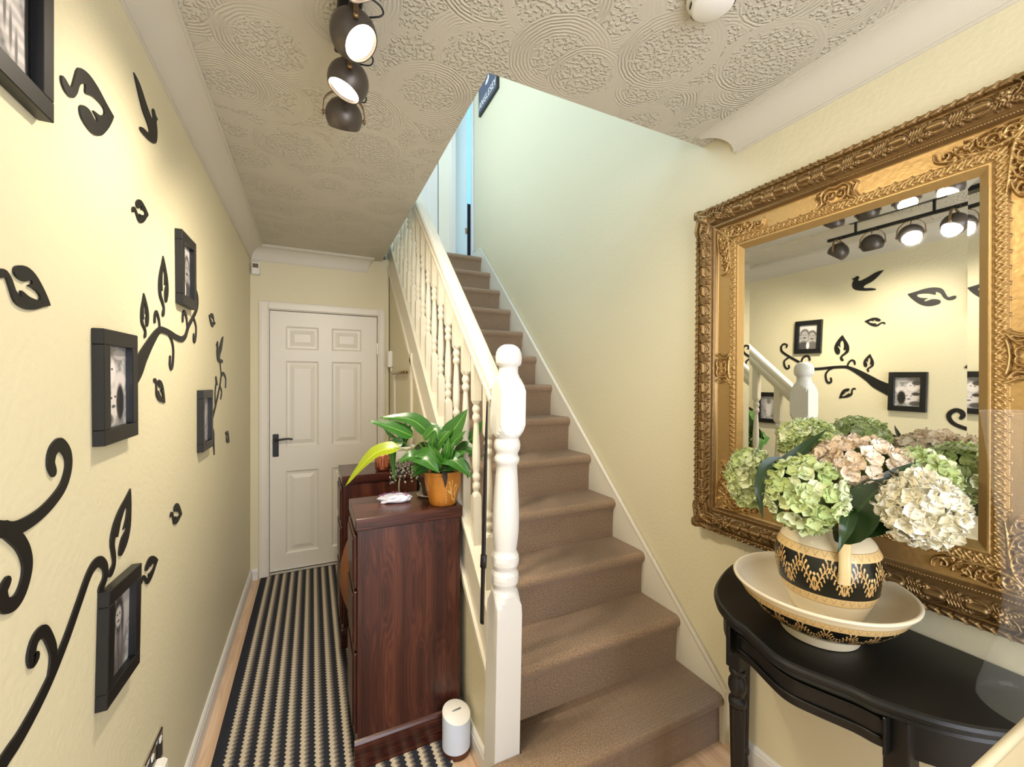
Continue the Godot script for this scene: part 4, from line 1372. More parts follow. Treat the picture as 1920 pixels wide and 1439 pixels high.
# ------------------------------------------------------------------ console table
func build_table() -> void:
	var t := thing("console_table", "black painted half-moon console table with turned legs under the gold mirror", "table", Vector3(0, 0, 0))
	var zc := -0.64
	var half := [Vector2(1.488, -0.425), Vector2(1.43, -0.42), Vector2(1.33, -0.385), Vector2(1.215, -0.325), Vector2(1.145, -0.262), Vector2(1.105, -0.198), Vector2(1.09, -0.165), Vector2(1.084, -0.13), Vector2(1.062, -0.075), Vector2(1.046, -0.03), Vector2(1.042, 0.0)]
	var pts := []
	for p in half:
		pts.append(Vector2(p.x, zc + p.y))
	for i in range(half.size() - 2, -1, -1):
		pts.append(Vector2(half[i].x, zc - half[i].y))
	var outline := []
	for p in spline(pts, 4):
		outline.append(p)
	# moulded edge: rings [inset, y]
	var make := func(rings: Array, called: String, m: Material, open := false) -> void:
		var st := mb()
		var n := outline.size()
		var nr := []
		for i in n:
			var d: Vector2 = (outline[mini(i + 1, n - 1)] - outline[maxi(i - 1, 0)]).normalized()
			nr.append(Vector2(-d.y, d.x))
		var cen := Vector2(1.35, zc)
		var ring := func(q: Array) -> Array:
			var out := []
			for i in n:
				var v: Vector2 = nr[i]
				if v.dot(cen - outline[i]) < 0.0:
					v = -v
				var p: Vector2 = outline[i] + v * q[0]
				out.append(Vector3(minf(p.x, 1.488), q[1] + (q[2] * pow(sin(PI * clampf((p.y - zc + 0.36) / 0.72, 0, 1)), 2.0) if q.size() > 2 else 0.0), p.y))
			return out
		var prev: Array = ring.call(rings[0])
		for k in range(1, rings.size()):
			var cur: Array = ring.call(rings[k])
			st.set_smooth_group(k)
			for i in n - 1:
				var o := Vector3(-nr[i].x, 0, -nr[i].y)
				if Vector2(o.x, o.z).dot(cen - outline[i]) > 0.0:
					o = -o
				quad(st, prev[i], prev[i + 1], cur[i + 1], cur[i], o * (rings[k][1] - rings[k - 1][1]) * signf(1.0) + Vector3.UP * (rings[k][0] - rings[k - 1][0]))
			prev = cur
		if not open:
			for e in [0, rings.size() - 1]:
				var r3: Array = ring.call(rings[e])
				var poly := PackedVector2Array()
				for v in r3:
					poly.append(Vector2(v.x, v.z))
				var idx := Geometry2D.triangulate_polygon(poly)
				st.set_smooth_group(-1)
				for i in range(0, idx.size(), 3):
					tri(st, r3[idx[i]], r3[idx[i + 1]], r3[idx[i + 2]], Vector3.UP * (-1.0 if e == 0 else 1.0))
		obj(called, st, m, t)
	make.call([[0.012, 0.722], [0.004, 0.726], [0.006, 0.733], [0.0, 0.738], [0.0, 0.746], [0.004, 0.752], [0.010, 0.755]], "table_top", M.black)
	# apron, arched in the middle, and the drawer front with a beaded edge
	make.call([[0.045, 0.640, -0.0], [0.028, 0.640, 0.0], [0.028, 0.722]], "apron", M.black, true)
	var bead := mb()
	var front := []
	for i in outline.size():
		if absf(outline[i].y - zc) < 0.175:
			front.append(i)
	for yy in [0.662, 0.704]:
		var line := []
		for i in front:
			line.append(Vector3(outline[i].x + 0.026, yy, outline[i].y))
		var rr := []
		for i in line.size():
			rr.append(0.0035)
		tube(bead, line, rr, 8)
	obj("drawer_bead", bead, M.black, t)
	for s in [-1.0, 1.0]:
		box_obj("drawer_edge", Vector3(1.098, 0.640, zc + s * 0.183 - 0.003), Vector3(1.122, 0.722, zc + s * 0.183 + 0.003), M.black, t)
	# reeded legs
	for q in [[1.148, -0.192], [1.148, 0.192], [1.452, -0.385], [1.452, 0.385]]:
		var lg := mb()
		var xf := Transform3D(Basis(), Vector3(q[0], 0, zc + q[1]))
		box(lg, Vector3(-0.023, 0.585, -0.023), Vector3(0.023, 0.722, 0.023), 0.003, xf)
		lathe(lg, [Vector2(0.010, 0.0), Vector2(0.013, 0.0), Vector2(0.015, 0.02), Vector2(0.012, 0.05), Vector2(0.017, 0.06), Vector2(0.017, 0.075), Vector2(0.013, 0.083)], 20, xf)
		# reeds
		lg.set_smooth_group(0)
		var seg := 40
		var rad := func(y: float, k: int) -> Vector3:
			var a := TAU * k / seg
			var r := lerpf(0.0135, 0.0205, (y - 0.083) / 0.387) * (1.0 + 0.07 * (1.0 if k % 4 < 2 else -1.0))
			return xf * Vector3(cos(a) * r, y, sin(a) * r)
		for k in seg:
			quad(lg, rad.call(0.083, k), rad.call(0.083, k + 1), rad.call(0.47, k + 1), rad.call(0.47, k), Vector3(cos(TAU * (k + 0.5) / seg), 0, sin(TAU * (k + 0.5) / seg)))
		lathe(lg, [Vector2(0.018, 0.47), Vector2(0.0235, 0.474), Vector2(0.0245, 0.484), Vector2(0.0235, 0.493), Vector2(0.017, 0.497), Vector2(0.016, 0.503), Vector2(0.0215, 0.512), Vector2(0.0255, 0.527), Vector2(0.0245, 0.545), Vector2(0.018, 0.558), Vector2(0.0165, 0.563), Vector2(0.022, 0.568), Vector2(0.0235, 0.575), Vector2(0.021, 0.583), Vector2(0.0, 0.586)], 28, xf)
		obj("leg", lg, M.black, t)
	# tall glass vase at the right end
	var g := thing("glass_vase", "tall clear glass vase at the right end of the black table", "vase", Vector3(1.342, 0.7555, -0.306))
	var gv := mb()
	var outer := [Vector2(0.0, 0.0), Vector2(0.078, 0.0), Vector2(0.083, 0.004), Vector2(0.082, 0.02), Vector2(0.070, 0.075), Vector2(0.056, 0.12), Vector2(0.047, 0.17), Vector2(0.045, 0.22), Vector2(0.048, 0.30), Vector2(0.055, 0.40), Vector2(0.066, 0.52), Vector2(0.077, 0.62)]
	lathe(gv, outer, 48)
	obj("bowl", gv, M.glass, g)
	var rim := mb()
	var ring := []
	var rr2 := []
	for k in 49:
		ring.append(Vector3(cos(TAU * k / 48) * 0.077, 0.62, sin(TAU * k / 48) * 0.077))
		rr2.append(0.0016)
	tube(rim, ring, rr2, 6)
	obj("rim", rim, M.glass, g)


# ------------------------------------------------------------------ jug, basin and flowers
func dab(im: Image, p: Vector2, r: float, c: Color) -> void:
	var w := im.get_width()
	var h := im.get_height()
	var k := int(ceil(r))
	for dy in range(-k, k + 1):
		for dx in range(-k, k + 1):
			if dx * dx + dy * dy <= r * r + 0.3:
				var y := int(p.y) + dy
				if y >= 0 and y < h:
					im.set_pixel(posmod(int(p.x) + dx, w), y, c)


func brush(im: Image, pts: Array, r0: float, r1: float, c: Color) -> void:
	var s := spline(pts, 8)
	for i in s.size() - 1:
		var n := int(s[i].distance_to(s[i + 1])) + 1
		for k in n:
			var f := (i + float(k) / n) / (s.size() - 1)
			dab(im, s[i].lerp(s[i + 1], float(k) / n), lerpf(r0, r1, f), c)


# cream pottery with a dark band of gold sprays; band limits as shares of the height, from the top
func pottery(w: int, h: int, top: float, bottom: float, repeats: int) -> StandardMaterial3D:
	var im := Image.create(w, h, false, Image.FORMAT_RGB8)
	var cream := Color(0.88, 0.82, 0.69)
	var tint := Color(0.87, 0.74, 0.51)
	var gold := Color(0.80, 0.64, 0.40)
	var dark := Color(0.075, 0.085, 0.07)
	im.fill(cream)
	var y0 := int(top * h)
	var y1 := int(bottom * h)
	var bh := y1 - y0
	im.fill_rect(Rect2i(0, y0 - int(bh * 0.24), w, int(bh * 0.24)), tint)
	im.fill_rect(Rect2i(0, y1, w, int(bh * 0.26)), tint)
	im.fill_rect(Rect2i(0, y0, w, bh), dark)
	var step := float(w) / repeats
	for i in repeats:
		var cx := step * (i + 0.5)
		var base := Vector2(cx, y1 - bh * 0.12)
		for s in [-1.0, 1.0]:
			var stem := [base, base + Vector2(s * step * 0.16, -bh * 0.28), base + Vector2(s * step * 0.33, -bh * 0.52), base + Vector2(s * step * 0.48, -bh * 0.70)]
			brush(im, stem, 1.6, 0.8, gold)
			for k in 5:
				var f := 0.12 + 0.19 * k
				var p: Vector2 = stem[0].lerp(stem[3], f) + Vector2(0, -bh * 0.03)
				brush(im, [p, p + Vector2(s * step * 0.02, -bh * 0.12), p + Vector2(-s * step * 0.03, -bh * 0.20)], 1.0, 2.6, gold)
				brush(im, [p, p + Vector2(s * step * 0.07, -bh * 0.02), p + Vector2(s * step * 0.11, bh * 0.10)], 1.0, 2.2, gold)
				dab(im, p + Vector2(-s * step * 0.035, -bh * 0.225), 3.4, tint)
			brush(im, [base + Vector2(s * 2, 0), base + Vector2(s * step * 0.10, -bh * 0.10), base + Vector2(s * step * 0.04, -bh * 0.34)], 1.2, 1.0, gold)
		brush(im, [base, base + Vector2(0, -bh * 0.4)], 1.4, 0.8, gold)
		dab(im, base + Vector2(0, -bh * 0.46), 4.2, tint)
		# etched chevrons on the pale borders
		for k in 3:
			var x := cx + step * (k - 1) / 3.0
			for yy in [y0 - bh * 0.12, y1 + bh * 0.12]:
				for s in [-1.0, 1.0]:
					brush(im, [Vector2(x, yy + bh * 0.07), Vector2(x + s * step * 0.10, yy - bh * 0.08)], 0.8, 0.6, Color(0.52, 0.40, 0.24))
	for yy in [y0 - int(bh * 0.24), y1 + int(bh * 0.26)]:
		im.fill_rect(Rect2i(0, yy, w, 1), Color(0.5, 0.38, 0.22))
	var m := mat(Color.WHITE, 0.22)
	m.albedo_texture = img_tex(im)
	return m


# share of a profile's length, from its top, at the height y
func share(prof: Array, y: float) -> float:
	var total := 0.0
	var run := 0.0
	for i in prof.size() - 1:
		var d: float = prof[i].distance_to(prof[i + 1])
		total += d
		if prof[i + 1].y <= y:
			run += d
		elif prof[i].y < y:
			run += d * (y - prof[i].y) / (prof[i + 1].y - prof[i].y)
	return 1.0 - run / total


func build_washset() -> void:
	var at := Vector3(1.248, 0.7555, -0.663)
	var b := thing("wash_bowl", "wide cream wash bowl with dark gold-sprigged band on the black table", "bowl", at)
	var m_bowl := pottery(2048, 160, 0.24, 0.82, 22)
	var cream := mat(Color(0.86, 0.81, 0.70), 0.2)
	var st := mb()
	lathe(st, [Vector2(0.088, 0.022), Vector2(0.115, 0.036), Vector2(0.150, 0.061), Vector2(0.178, 0.090), Vector2(0.193, 0.116), Vector2(0.200, 0.130)], 96, Transform3D(), true)
	obj("bowl_body", st, m_bowl, b)
	var ins := mb()
	lathe(ins, [Vector2(0.199, 0.128), Vector2(0.2055, 0.131), Vector2(0.2065, 0.1355), Vector2(0.203, 0.139), Vector2(0.197, 0.137), Vector2(0.190, 0.118), Vector2(0.174, 0.094), Vector2(0.14, 0.070), Vector2(0.09, 0.060), Vector2(0.0, 0.058)], 96)
	obj("bowl_inside", ins, cream, b)
	var ft := mb()
	lathe(ft, [Vector2(0.0, 0.0), Vector2(0.085, 0.0), Vector2(0.088, 0.003), Vector2(0.084, 0.014), Vector2(0.090, 0.023), Vector2(0.0, 0.024)], 64)
	obj("foot", ft, cream, b)
	var j := thing("wash_jug", "cream jug with dark floral band standing in the wash bowl", "jug", at + Vector3(0.030, 0.0600, 0.004))
	var body := mb()
	var jp := [Vector2(0.0, 0.0), Vector2(0.080, 0.0), Vector2(0.083, 0.004), Vector2(0.084, 0.012), Vector2(0.096, 0.037), Vector2(0.112, 0.075), Vector2(0.1205, 0.115), Vector2(0.1215, 0.145), Vector2(0.116, 0.175), Vector2(0.104, 0.200), Vector2(0.084, 0.222), Vector2(0.065, 0.238), Vector2(0.056, 0.250)]
	lathe(body, jp, 72, Transform3D(), true)
	obj("jug_body", body, pottery(1024, 320, share(jp, 0.172), share(jp, 0.076), 12), j)
	var neck := mb()
	lathe(neck, [Vector2(0.056, 0.250), Vector2(0.052, 0.262), Vector2(0.052, 0.285), Vector2(0.060, 0.315), Vector2(0.066, 0.325), Vector2(0.063, 0.327), Vector2(0.056, 0.312), Vector2(0.049, 0.28), Vector2(0.049, 0.25)], 48)
	obj("neck", neck, mat(Color(0.05, 0.055, 0.05), 0.25), j).set_meta("label", "dark glazed neck")
	# strap handle turned to the camera
	var d := Vector3(-0.72, 0, 0.69).normalized()
	var side := d.cross(Vector3.UP)
	var path := spline([d * 0.055 + Vector3(0, 0.292, 0), d * 0.085 + Vector3(0, 0.305, 0), d * 0.118 + Vector3(0, 0.288, 0), d * 0.130 + Vector3(0, 0.240, 0), d * 0.126 + Vector3(0, 0.195, 0), d * 0.126 + Vector3(0, 0.155, 0), d * 0.121 + Vector3(0, 0.120, 0)], 5)
	var h := mb()
	h.set_smooth_group(0)
	var rings := []
	for i in path.size():
		var tg: Vector3 = (path[mini(i + 1, path.size() - 1)] - path[maxi(i - 1, 0)]).normalized()
		var up := side.cross(tg)
		var ring := []
		for k in 14:
			var a := TAU * k / 14
			ring.append(path[i] + side * cos(a) * 0.0135 + up * sin(a) * (0.005 + 0.0015 * cos(a * 6.0)))
		rings.append(ring)
	for i in rings.size() - 1:
		for k in 14:
			quad(h, rings[i][k], rings[i][(k + 1) % 14], rings[i + 1][(k + 1) % 14], rings[i + 1][k], rings[i][k] + rings[i][(k + 1) % 14] - 2.0 * path[i])
	obj("handle", h, mat(Color(0.86, 0.76, 0.55), 0.3), j)


func floret_mesh(seed_: int) -> Mesh:
	var st := mb()
	st.set_smooth_group(0)
	var r2 := RandomNumberGenerator.new()
	r2.seed = seed_
	for p in 4:
		var yaw := TAU * p / 4 + r2.randf_range(-0.12, 0.12)
		var bs := Basis(Vector3.UP, yaw) * Basis(Vector3(0, 0, 1), r2.randf_range(0.10, 0.38))
		var len := r2.randf_range(0.0235, 0.028)
		var rows := []
		for i in 5:
			var t := i / 4.0
			var w: float = [0.003, 0.0105, 0.0145, 0.0125, 0.004][i]
			var row := []
			for k in 5:
				var f := (k - 2) / 2.0
				row.append(bs * Vector3(len * (t - 0.10 * f * f * t), 0.0055 * t * t - 0.0035 * sin(t * PI) + 0.003 * f * f + 0.0008 * sin(k * 2.3 + i + p), w * f))
			rows.append(row)
		for i in 4:
			for k in 4:
				quad(st, rows[i][k], rows[i][k + 1], rows[i + 1][k + 1], rows[i + 1][k], Vector3.UP)
	lathe(st, [Vector2(0.0022, 0.0), Vector2(0.0018, 0.002), Vector2(0.0, 0.003)], 8)
	st.generate_normals()
	return st.commit()


func build_flowers() -> void:
	var shapes := [floret_mesh(1), floret_mesh(2), floret_mesh(3)]
	var tone := func(cols: Array) -> Array:
		var out := []
		for c in cols:
			var m := mat(c, 0.55)
			m.backlight_enabled = true
			m.backlight = Color(0.35, 0.36, 0.28)
			out.append(m)
		return out
	var green: Array = tone.call([Color(0.74, 0.79, 0.53), Color(0.80, 0.84, 0.61), Color(0.86, 0.88, 0.72), Color(0.69, 0.75, 0.47)])
	var pink: Array = tone.call([Color(0.90, 0.82, 0.72), Color(0.93, 0.87, 0.79), Color(0.86, 0.77, 0.66)])
	var white: Array = tone.call([Color(0.93, 0.90, 0.81), Color(0.95, 0.93, 0.87), Color(0.89, 0.86, 0.75)])
	var hl := leaf_mat(Color(0.10, 0.19, 0.06), Color(0.22, 0.34, 0.13), 50.0)
	var jug := Vector3(1.238, 1.03, -0.668)
	# label, centre, radii, tones, leaves [tip offset, width]
	var heads := [
		["pale green hydrangea drooping at the left of the jug", Vector3(1.215, 1.145, -0.835), Vector3(0.062, 0.086, 0.062), green, []],
		["large lime green hydrangea in front above the jug handle", Vector3(1.125, 1.156, -0.63), Vector3(0.085, 0.092, 0.085), green, []],
		["broad blush cream hydrangea at the top of the bunch", Vector3(1.262, 1.226, -0.575), Vector3(0.100, 0.066, 0.100), pink, []],
		["big white hydrangea hanging at the right of the bunch", Vector3(1.218, 1.156, -0.440), Vector3(0.068, 0.078, 0.068), white, []],
		["pale green hydrangea behind the cream one, leaning to the mirror", Vector3(1.335, 1.262, -0.735), Vector3(0.075, 0.060, 0.075), green, []],
		["green hydrangea at the back right, close to the mirror glass", Vector3(1.350, 1.195, -0.50), Vector3(0.070, 0.072, 0.078), green, []],
	]
	for hd in heads:
		var o := thing("hydrangea", hd[0], "flower", hd[1], "hydrangeas in the jug")
		var core := SphereMesh.new()
		core.radius = 1.0
		core.height = 2.0
		core.radial_segments = 20
		core.rings = 10
		var cst := mb()
		cst.append_from(core, 0, Transform3D(Basis.from_scale(hd[2] * 0.66), Vector3.ZERO))
		var cm := MeshInstance3D.new()
		cm.name = "flower_head"
		cm.mesh = cst.commit()
		cm.material_override = mat(Color(0.45, 0.50, 0.26), 0.8)
		o.add_child(cm, true)
		var n := 118
		var toward: Vector3 = (jug - hd[1]).normalized()
		for i in n:
			var y := 1.0 - 2.0 * (i + 0.5) / n
			var a := i * 2.39996
			var d := Vector3(sqrt(1 - y * y) * cos(a), y, sqrt(1 - y * y) * sin(a))
			if d.dot(toward) > 0.80:
				continue
			d = (d + Vector3(rng.randf_range(-0.1, 0.1), rng.randf_range(-0.1, 0.1), rng.randf_range(-0.1, 0.1))).normalized()
			var nrm: Vector3 = (d / hd[2]).normalized()
			var s := nrm.cross(Vector3(0.3, 0.9, 0.2)).normalized()
			var bs := Basis(s, nrm, s.cross(nrm)) * Basis(Vector3.UP, rng.randf() * TAU) * Basis(Vector3(1, 0, 0), rng.randf_range(-0.35, 0.35))
			bs = bs.scaled(Vector3.ONE * rng.randf_range(0.84, 1.02))
			part("floret", shapes[rng.randi() % 3], hd[3][rng.randi() % hd[3].size()], cm, Transform3D(bs, d * hd[2] * rng.randf_range(0.86, 0.97)))
		var st := mb()
		var to: Vector3 = jug - hd[1]
		tube(st, spline([toward * 0.04, to * 0.55 + Vector3(0, 0.03, 0), to, to + Vector3(0, -0.10, 0) - Vector3(to.x, 0, to.z) * 0.03], 5), spread([0.0045, 0.004], 16), 8)
		obj("stem", st, M.stem, o)
		for l in hd[4]:
			var b := mb()
			var mid: Vector3 = l[0] * 0.9
			blade(b, [to * 0.45, mid.lerp(to * 0.45, 0.4) + Vector3(0, 0.015, 0), mid, l[0] * 1.15], l[1], Vector3(-0.75, 0.5, 0.45).normalized(), 0.22)
			obj("leaf", b, hl, o)
	# extra foliage hanging over the jug
	var fo := thing("hydrangea_foliage", "dark green hydrangea leaves spilling from the jug mouth", "leaves", jug)
	for q in [[Vector3(-0.038, 0.067, 0.024), Vector3(-0.093, 0.147, -0.025), Vector3(-0.044, 0.217, -0.013), Vector3(0.044, 0.278, 0.007), 0.075], [Vector3(-0.097, 0.156, 0.017), Vector3(-0.149, 0.188, -0.019), Vector3(-0.181, 0.133, -0.034), Vector3(-0.174, 0.049, -0.031), 0.055], [Vector3(-0.06, 0.058, 0.102), Vector3(-0.055, 0.119, 0.138), Vector3(-0.034, 0.175, 0.17), Vector3(0.012, 0.223, 0.203), 0.09], [Vector3(-0.077, 0.097, 0.116), Vector3(-0.114, 0.075, 0.131), Vector3(-0.129, 0.046, 0.13), Vector3(-0.14, 0.009, 0.124), 0.032], [Vector3(-0.042, 0.058, 0.11), Vector3(-0.008, 0.078, 0.149), Vector3(0.013, 0.11, 0.181), Vector3(0.024, 0.141, 0.186), 0.07]]:
		var b := mb()
		blade(b, [Vector3(0, -0.02, 0).lerp(q[0], 0.6), q[0], q[1], q[2], q[3]], q[4], Vector3(-0.7, 0.5, 0.5).normalized(), 0.22)
		obj("leaf", b, hl, fo)


# ------------------------------------------------------------------ gilt mirror
const MW := 1.037
const MH := 1.318
const FW := 0.213
const CELL := 0.00165
var hg := PackedFloat32Array()
var gw := 0
var gh := 0


func bump_at(p: Vector2, r: float, amp: float, base: float) -> void:
	var k := int(ceil(r / CELL))
	var cx := int(round(p.x / CELL))
	var cy := int(round(p.y / CELL))
	for y in range(maxi(cy - k, 0), mini(cy + k + 1, gh)):
		for x in range(maxi(cx - k, 0), mini(cx + k + 1, gw)):
			var dx := x * CELL - p.x
			var dy := y * CELL - p.y
			var d2 := (dx * dx + dy * dy) / (r * r)
			if d2 < 1.0:
				var v := base + amp * sqrt(1.0 - d2)
				var i := y * gw + x
				if v > hg[i]:
					hg[i] = v


func carve(pts: Array, r0: float, r1: float, amp: float, base: float) -> void:
	var s := spline(pts, 5)
	for i in s.size() - 1:
		var n := int(s[i].distance_to(s[i + 1]) / (minf(r0, r1) * 0.5 + 0.0008)) + 1
		for k in n:
			var f := (i + float(k) / n) / (s.size() - 1)
			bump_at(s[i].lerp(s[i + 1], float(k) / n), lerpf(r0, r1, f), amp, base)


func scroll(at: Vector2, size: float, turn: float, hand: float, r: float, amp: float, base: float) -> void:
	var pts := []
	for k in 9:
		var a := turn + hand * k * 0.72
		var rad := size * (1.0 - k * 0.105)
		pts.append(at + Vector2(cos(a), sin(a)) * rad)
	carve(pts, r * 0.7, r, amp, base)
	bump_at(at + Vector2(cos(turn + hand * 6.0), sin(turn + hand * 6.0)) * size * 0.2, r * 1.3, amp * 1.1, base)


func side_height(d: float) -> float:
	# plain section of the frame, distance from the outer edge to height over the wall
	var prof := [[0.0, 0.004], [0.001, 0.022], [0.004, 0.027], [0.018, 0.029], [0.022, 0.022], [0.027, 0.020], [0.032, 0.030], [0.040, 0.038], [0.055, 0.043], [0.070, 0.040], [0.080, 0.031], [0.084, 0.026], [0.087, 0.033], [0.092, 0.034], [0.0925, 0.034], [0.097, 0.034], [0.100, 0.027], [0.104, 0.022], [0.107, 0.020], [0.160, 0.019], [0.1615, 0.024], [0.184, 0.024], [0.186, 0.020], [0.188, 0.026], [0.193, 0.026], [0.212, 0.013], [0.214, 0.010]]
	for i in prof.size() - 1:
		if d <= prof[i + 1][0]:
			return lerpf(prof[i][1], prof[i + 1][1], (d - prof[i][0]) / (prof[i + 1][0] - prof[i][0]))
	return 0.010


func build_mirror() -> void:
	var frame := thing("mirror", "large wall mirror in an ornate carved gold frame above the black console table", "mirror", Vector3(XR - 0.010, 1.497, -0.733))
	frame.rotation = Vector3(0, 0.010, -0.012)
	# heights of one quarter, corner at the origin; x across the wall, y up the wall
	gw = int(MW * 0.5 / CELL) + 1
	gh = int(MH * 0.5 / CELL) + 1
	hg.resize(gw * gh)
	for y in gh:
		for x in gw:
			hg[y * gw + x] = side_height(minf(x, y) * CELL)
	# both sides of the quarter: s runs along the side, d away from the outer edge
	for side in 2:
		var leng := (MW if side == 0 else MH) * 0.5
		var f := func(s: float, d: float) -> Vector2: return Vector2(s, d) if side == 0 else Vector2(d, s)
		# outer leaf rope
		var s := 0.03
		while s < leng + 0.01:
			carve([f.call(s, 0.004), f.call(s + 0.009, 0.011), f.call(s + 0.022, 0.016)], 0.0035, 0.0055, 0.0075, 0.025)
			carve([f.call(s + 0.006, 0.017), f.call(s + 0.016, 0.009), f.call(s + 0.024, 0.005)], 0.002, 0.003, 0.005, 0.026)
			s += 0.0245
		# main carved torus: cabochons, shells and curling leaves
		s = leng
		while s > 0.14:
			carve([f.call(s - 0.015, 0.055), f.call(s + 0.015, 0.055)], 0.0095, 0.0095, 0.012, 0.042)
			for e in [-1.0, 1.0]:
				carve([f.call(s - 0.024, 0.055 + e * 0.006), f.call(s - 0.016, 0.055 + e * 0.014), f.call(s, 0.055 + e * 0.0185), f.call(s + 0.016, 0.055 + e * 0.014), f.call(s + 0.024, 0.055 + e * 0.006)], 0.0028, 0.0028, 0.0075, 0.037)
				for k in 5:
					var o := 0.028 + k * 0.0062
					carve([f.call(s - o, 0.055 + e * 0.001), f.call(s - o - 0.004, 0.055 + e * 0.010), f.call(s - o + 0.001, 0.055 + e * (0.022 - k * 0.002))], 0.0038, 0.0018, 0.0095, 0.039)
				scroll(f.call(s - 0.063, 0.055 + e * 0.012), 0.0085, 0.5 if e > 0 else -0.5, e, 0.0032, 0.009, 0.038)
				bump_at(f.call(s - 0.046, 0.055 + e * 0.019), 0.0042, 0.007, 0.036)
			s -= 0.078
		# little bead string
		s = 0.10
		while s < leng + 0.002:
			bump_at(f.call(s, 0.0945), 0.0026, 0.004, 0.0335)
			s += 0.0058
		# inner rope of small curled leaves on the panel's inner edge
		s = 0.165
		var odd := 0
		while s < leng + 0.01:
			carve([f.call(s, 0.166), f.call(s + 0.006, 0.172), f.call(s + 0.013, 0.182)], 0.0046, 0.0022, 0.0075, 0.0215)
			carve([f.call(s + 0.004, 0.182), f.call(s + 0.011, 0.176), f.call(s + 0.014, 0.167), f.call(s + 0.010, 0.163)], 0.0030, 0.0024, 0.0065, 0.0220)
			carve([f.call(s - 0.002, 0.176), f.call(s + 0.004, 0.181)], 0.0030, 0.0018, 0.006, 0.0225)
			bump_at(f.call(s + 0.016, 0.172 if odd else 0.178), 0.0034, 0.006, 0.0225)
			if odd:
				bump_at(f.call(s + 0.006, 0.160), 0.0040, 0.006, 0.0195)
			odd = 1 - odd
			s += 0.0185
		# middle cartouche
		var c := leng
		for e in [1.0]:
			scroll(f.call(c - 0.012, 0.135), 0.020, 2.0, 1.0 if side == 0 else -1.0, 0.0036, 0.013, 0.020)
			carve([f.call(c - 0.062, 0.166), f.call(c - 0.050, 0.140), f.call(c - 0.058, 0.120), f.call(c - 0.046, 0.108)], 0.004, 0.003, 0.012, 0.019)
			carve([f.call(c - 0.052, 0.162), f.call(c - 0.036, 0.148), f.call(c - 0.038, 0.122), f.call(c - 0.022, 0.108), f.call(c, 0.112)], 0.004, 0.0045, 0.013, 0.020)
			carve([f.call(c - 0.040, 0.164), f.call(c - 0.022, 0.160), f.call(c, 0.158)], 0.004, 0.004, 0.012, 0.020)
			for k in 4:
				carve([f.call(c - 0.050 + k * 0.009, 0.156 - k * 0.003), f.call(c - 0.044 + k * 0.009, 0.138), f.call(c - 0.050 + k * 0.010, 0.120)], 0.0022, 0.0016, 0.009, 0.020)
	# corner acanthus over the outer mouldings
	for side in 2:
		var f := func(a: float, b: float) -> Vector2: return Vector2(a, b) if side == 0 else Vector2(b, a)
		carve([f.call(0.012, 0.012), f.call(0.05, 0.022), f.call(0.09, 0.014), f.call(0.115, 0.022)], 0.010, 0.006, 0.014, 0.034)
		carve([f.call(0.030, 0.030), f.call(0.07, 0.046), f.call(0.10, 0.040), f.call(0.135, 0.052)], 0.010, 0.005, 0.013, 0.040)
		carve([f.call(0.045, 0.060), f.call(0.080, 0.074), f.call(0.12, 0.068), f.call(0.14, 0.076)], 0.007, 0.004, 0.010, 0.036)
		for k in 7:
			var u := 0.05 + k * 0.014
			carve([f.call(u, 0.038), f.call(u + 0.006, 0.052), f.call(u + 0.016, 0.060)], 0.0035, 0.002, 0.009, 0.042)
			carve([f.call(u, 0.040), f.call(u + 0.006, 0.028), f.call(u + 0.017, 0.020)], 0.0035, 0.002, 0.009, 0.038)
		scroll(f.call(0.032, 0.010), 0.010, 0.0, 1.0 if side == 0 else -1.0, 0.0035, 0.010, 0.034)
		# corner lace on the flat panel
		var hd := 1.0 if side == 0 else -1.0
		for k in 4:
			var at := f.call(0.150 + k * 0.040, 0.131 + 0.005 * (k % 2)) as Vector2
			scroll(at, 0.019 - 0.002 * k, 0.6 + k * 2.2, hd * (1.0 if k % 2 else -1.0), 0.0040, 0.014, 0.019)
			carve([f.call(0.132 + k * 0.040, 0.156), f.call(0.150 + k * 0.040, 0.152), f.call(0.168 + k * 0.040, 0.142), f.call(0.172 + k * 0.040, 0.122)], 0.0042, 0.0026, 0.013, 0.019)
		scroll(f.call(0.135, 0.118), 0.013, 1.0, 1.0 if side == 0 else -1.0, 0.003, 0.012, 0.019)
		scroll(f.call(0.172, 0.126), 0.014, -0.6, -1.0 if side == 0 else 1.0, 0.003, 0.012, 0.019)
		scroll(f.call(0.205, 0.140), 0.012, 2.6, 1.0 if side == 0 else -1.0, 0.003, 0.0115, 0.019)
		scroll(f.call(0.240, 0.150), 0.010, 0.2, -1.0 if side == 0 else 1.0, 0.0028, 0.011, 0.019)
		carve([f.call(0.112, 0.112), f.call(0.150, 0.146), f.call(0.19, 0.156), f.call(0.235, 0.160), f.call(0.275, 0.164)], 0.006, 0.003, 0.013, 0.019)
		carve([f.call(0.120, 0.108), f.call(0.160, 0.108), f.call(0.20, 0.114), f.call(0.235, 0.128), f.call(0.255, 0.124)], 0.004, 0.0025, 0.012, 0.019)
		for k in 5:
			scroll(f.call(0.128 + k * 0.030, 0.156 - 0.004 * (k % 2)), 0.0085, k * 1.1, 1.0 if k % 2 else -1.0, 0.0026, 0.010, 0.019)
			carve([f.call(0.140 + k * 0.026, 0.112 + k * 0.004), f.call(0.150 + k * 0.026, 0.124 + k * 0.003), f.call(0.142 + k * 0.026, 0.134 + k * 0.002)], 0.0034, 0.0018, 0.010, 0.019)
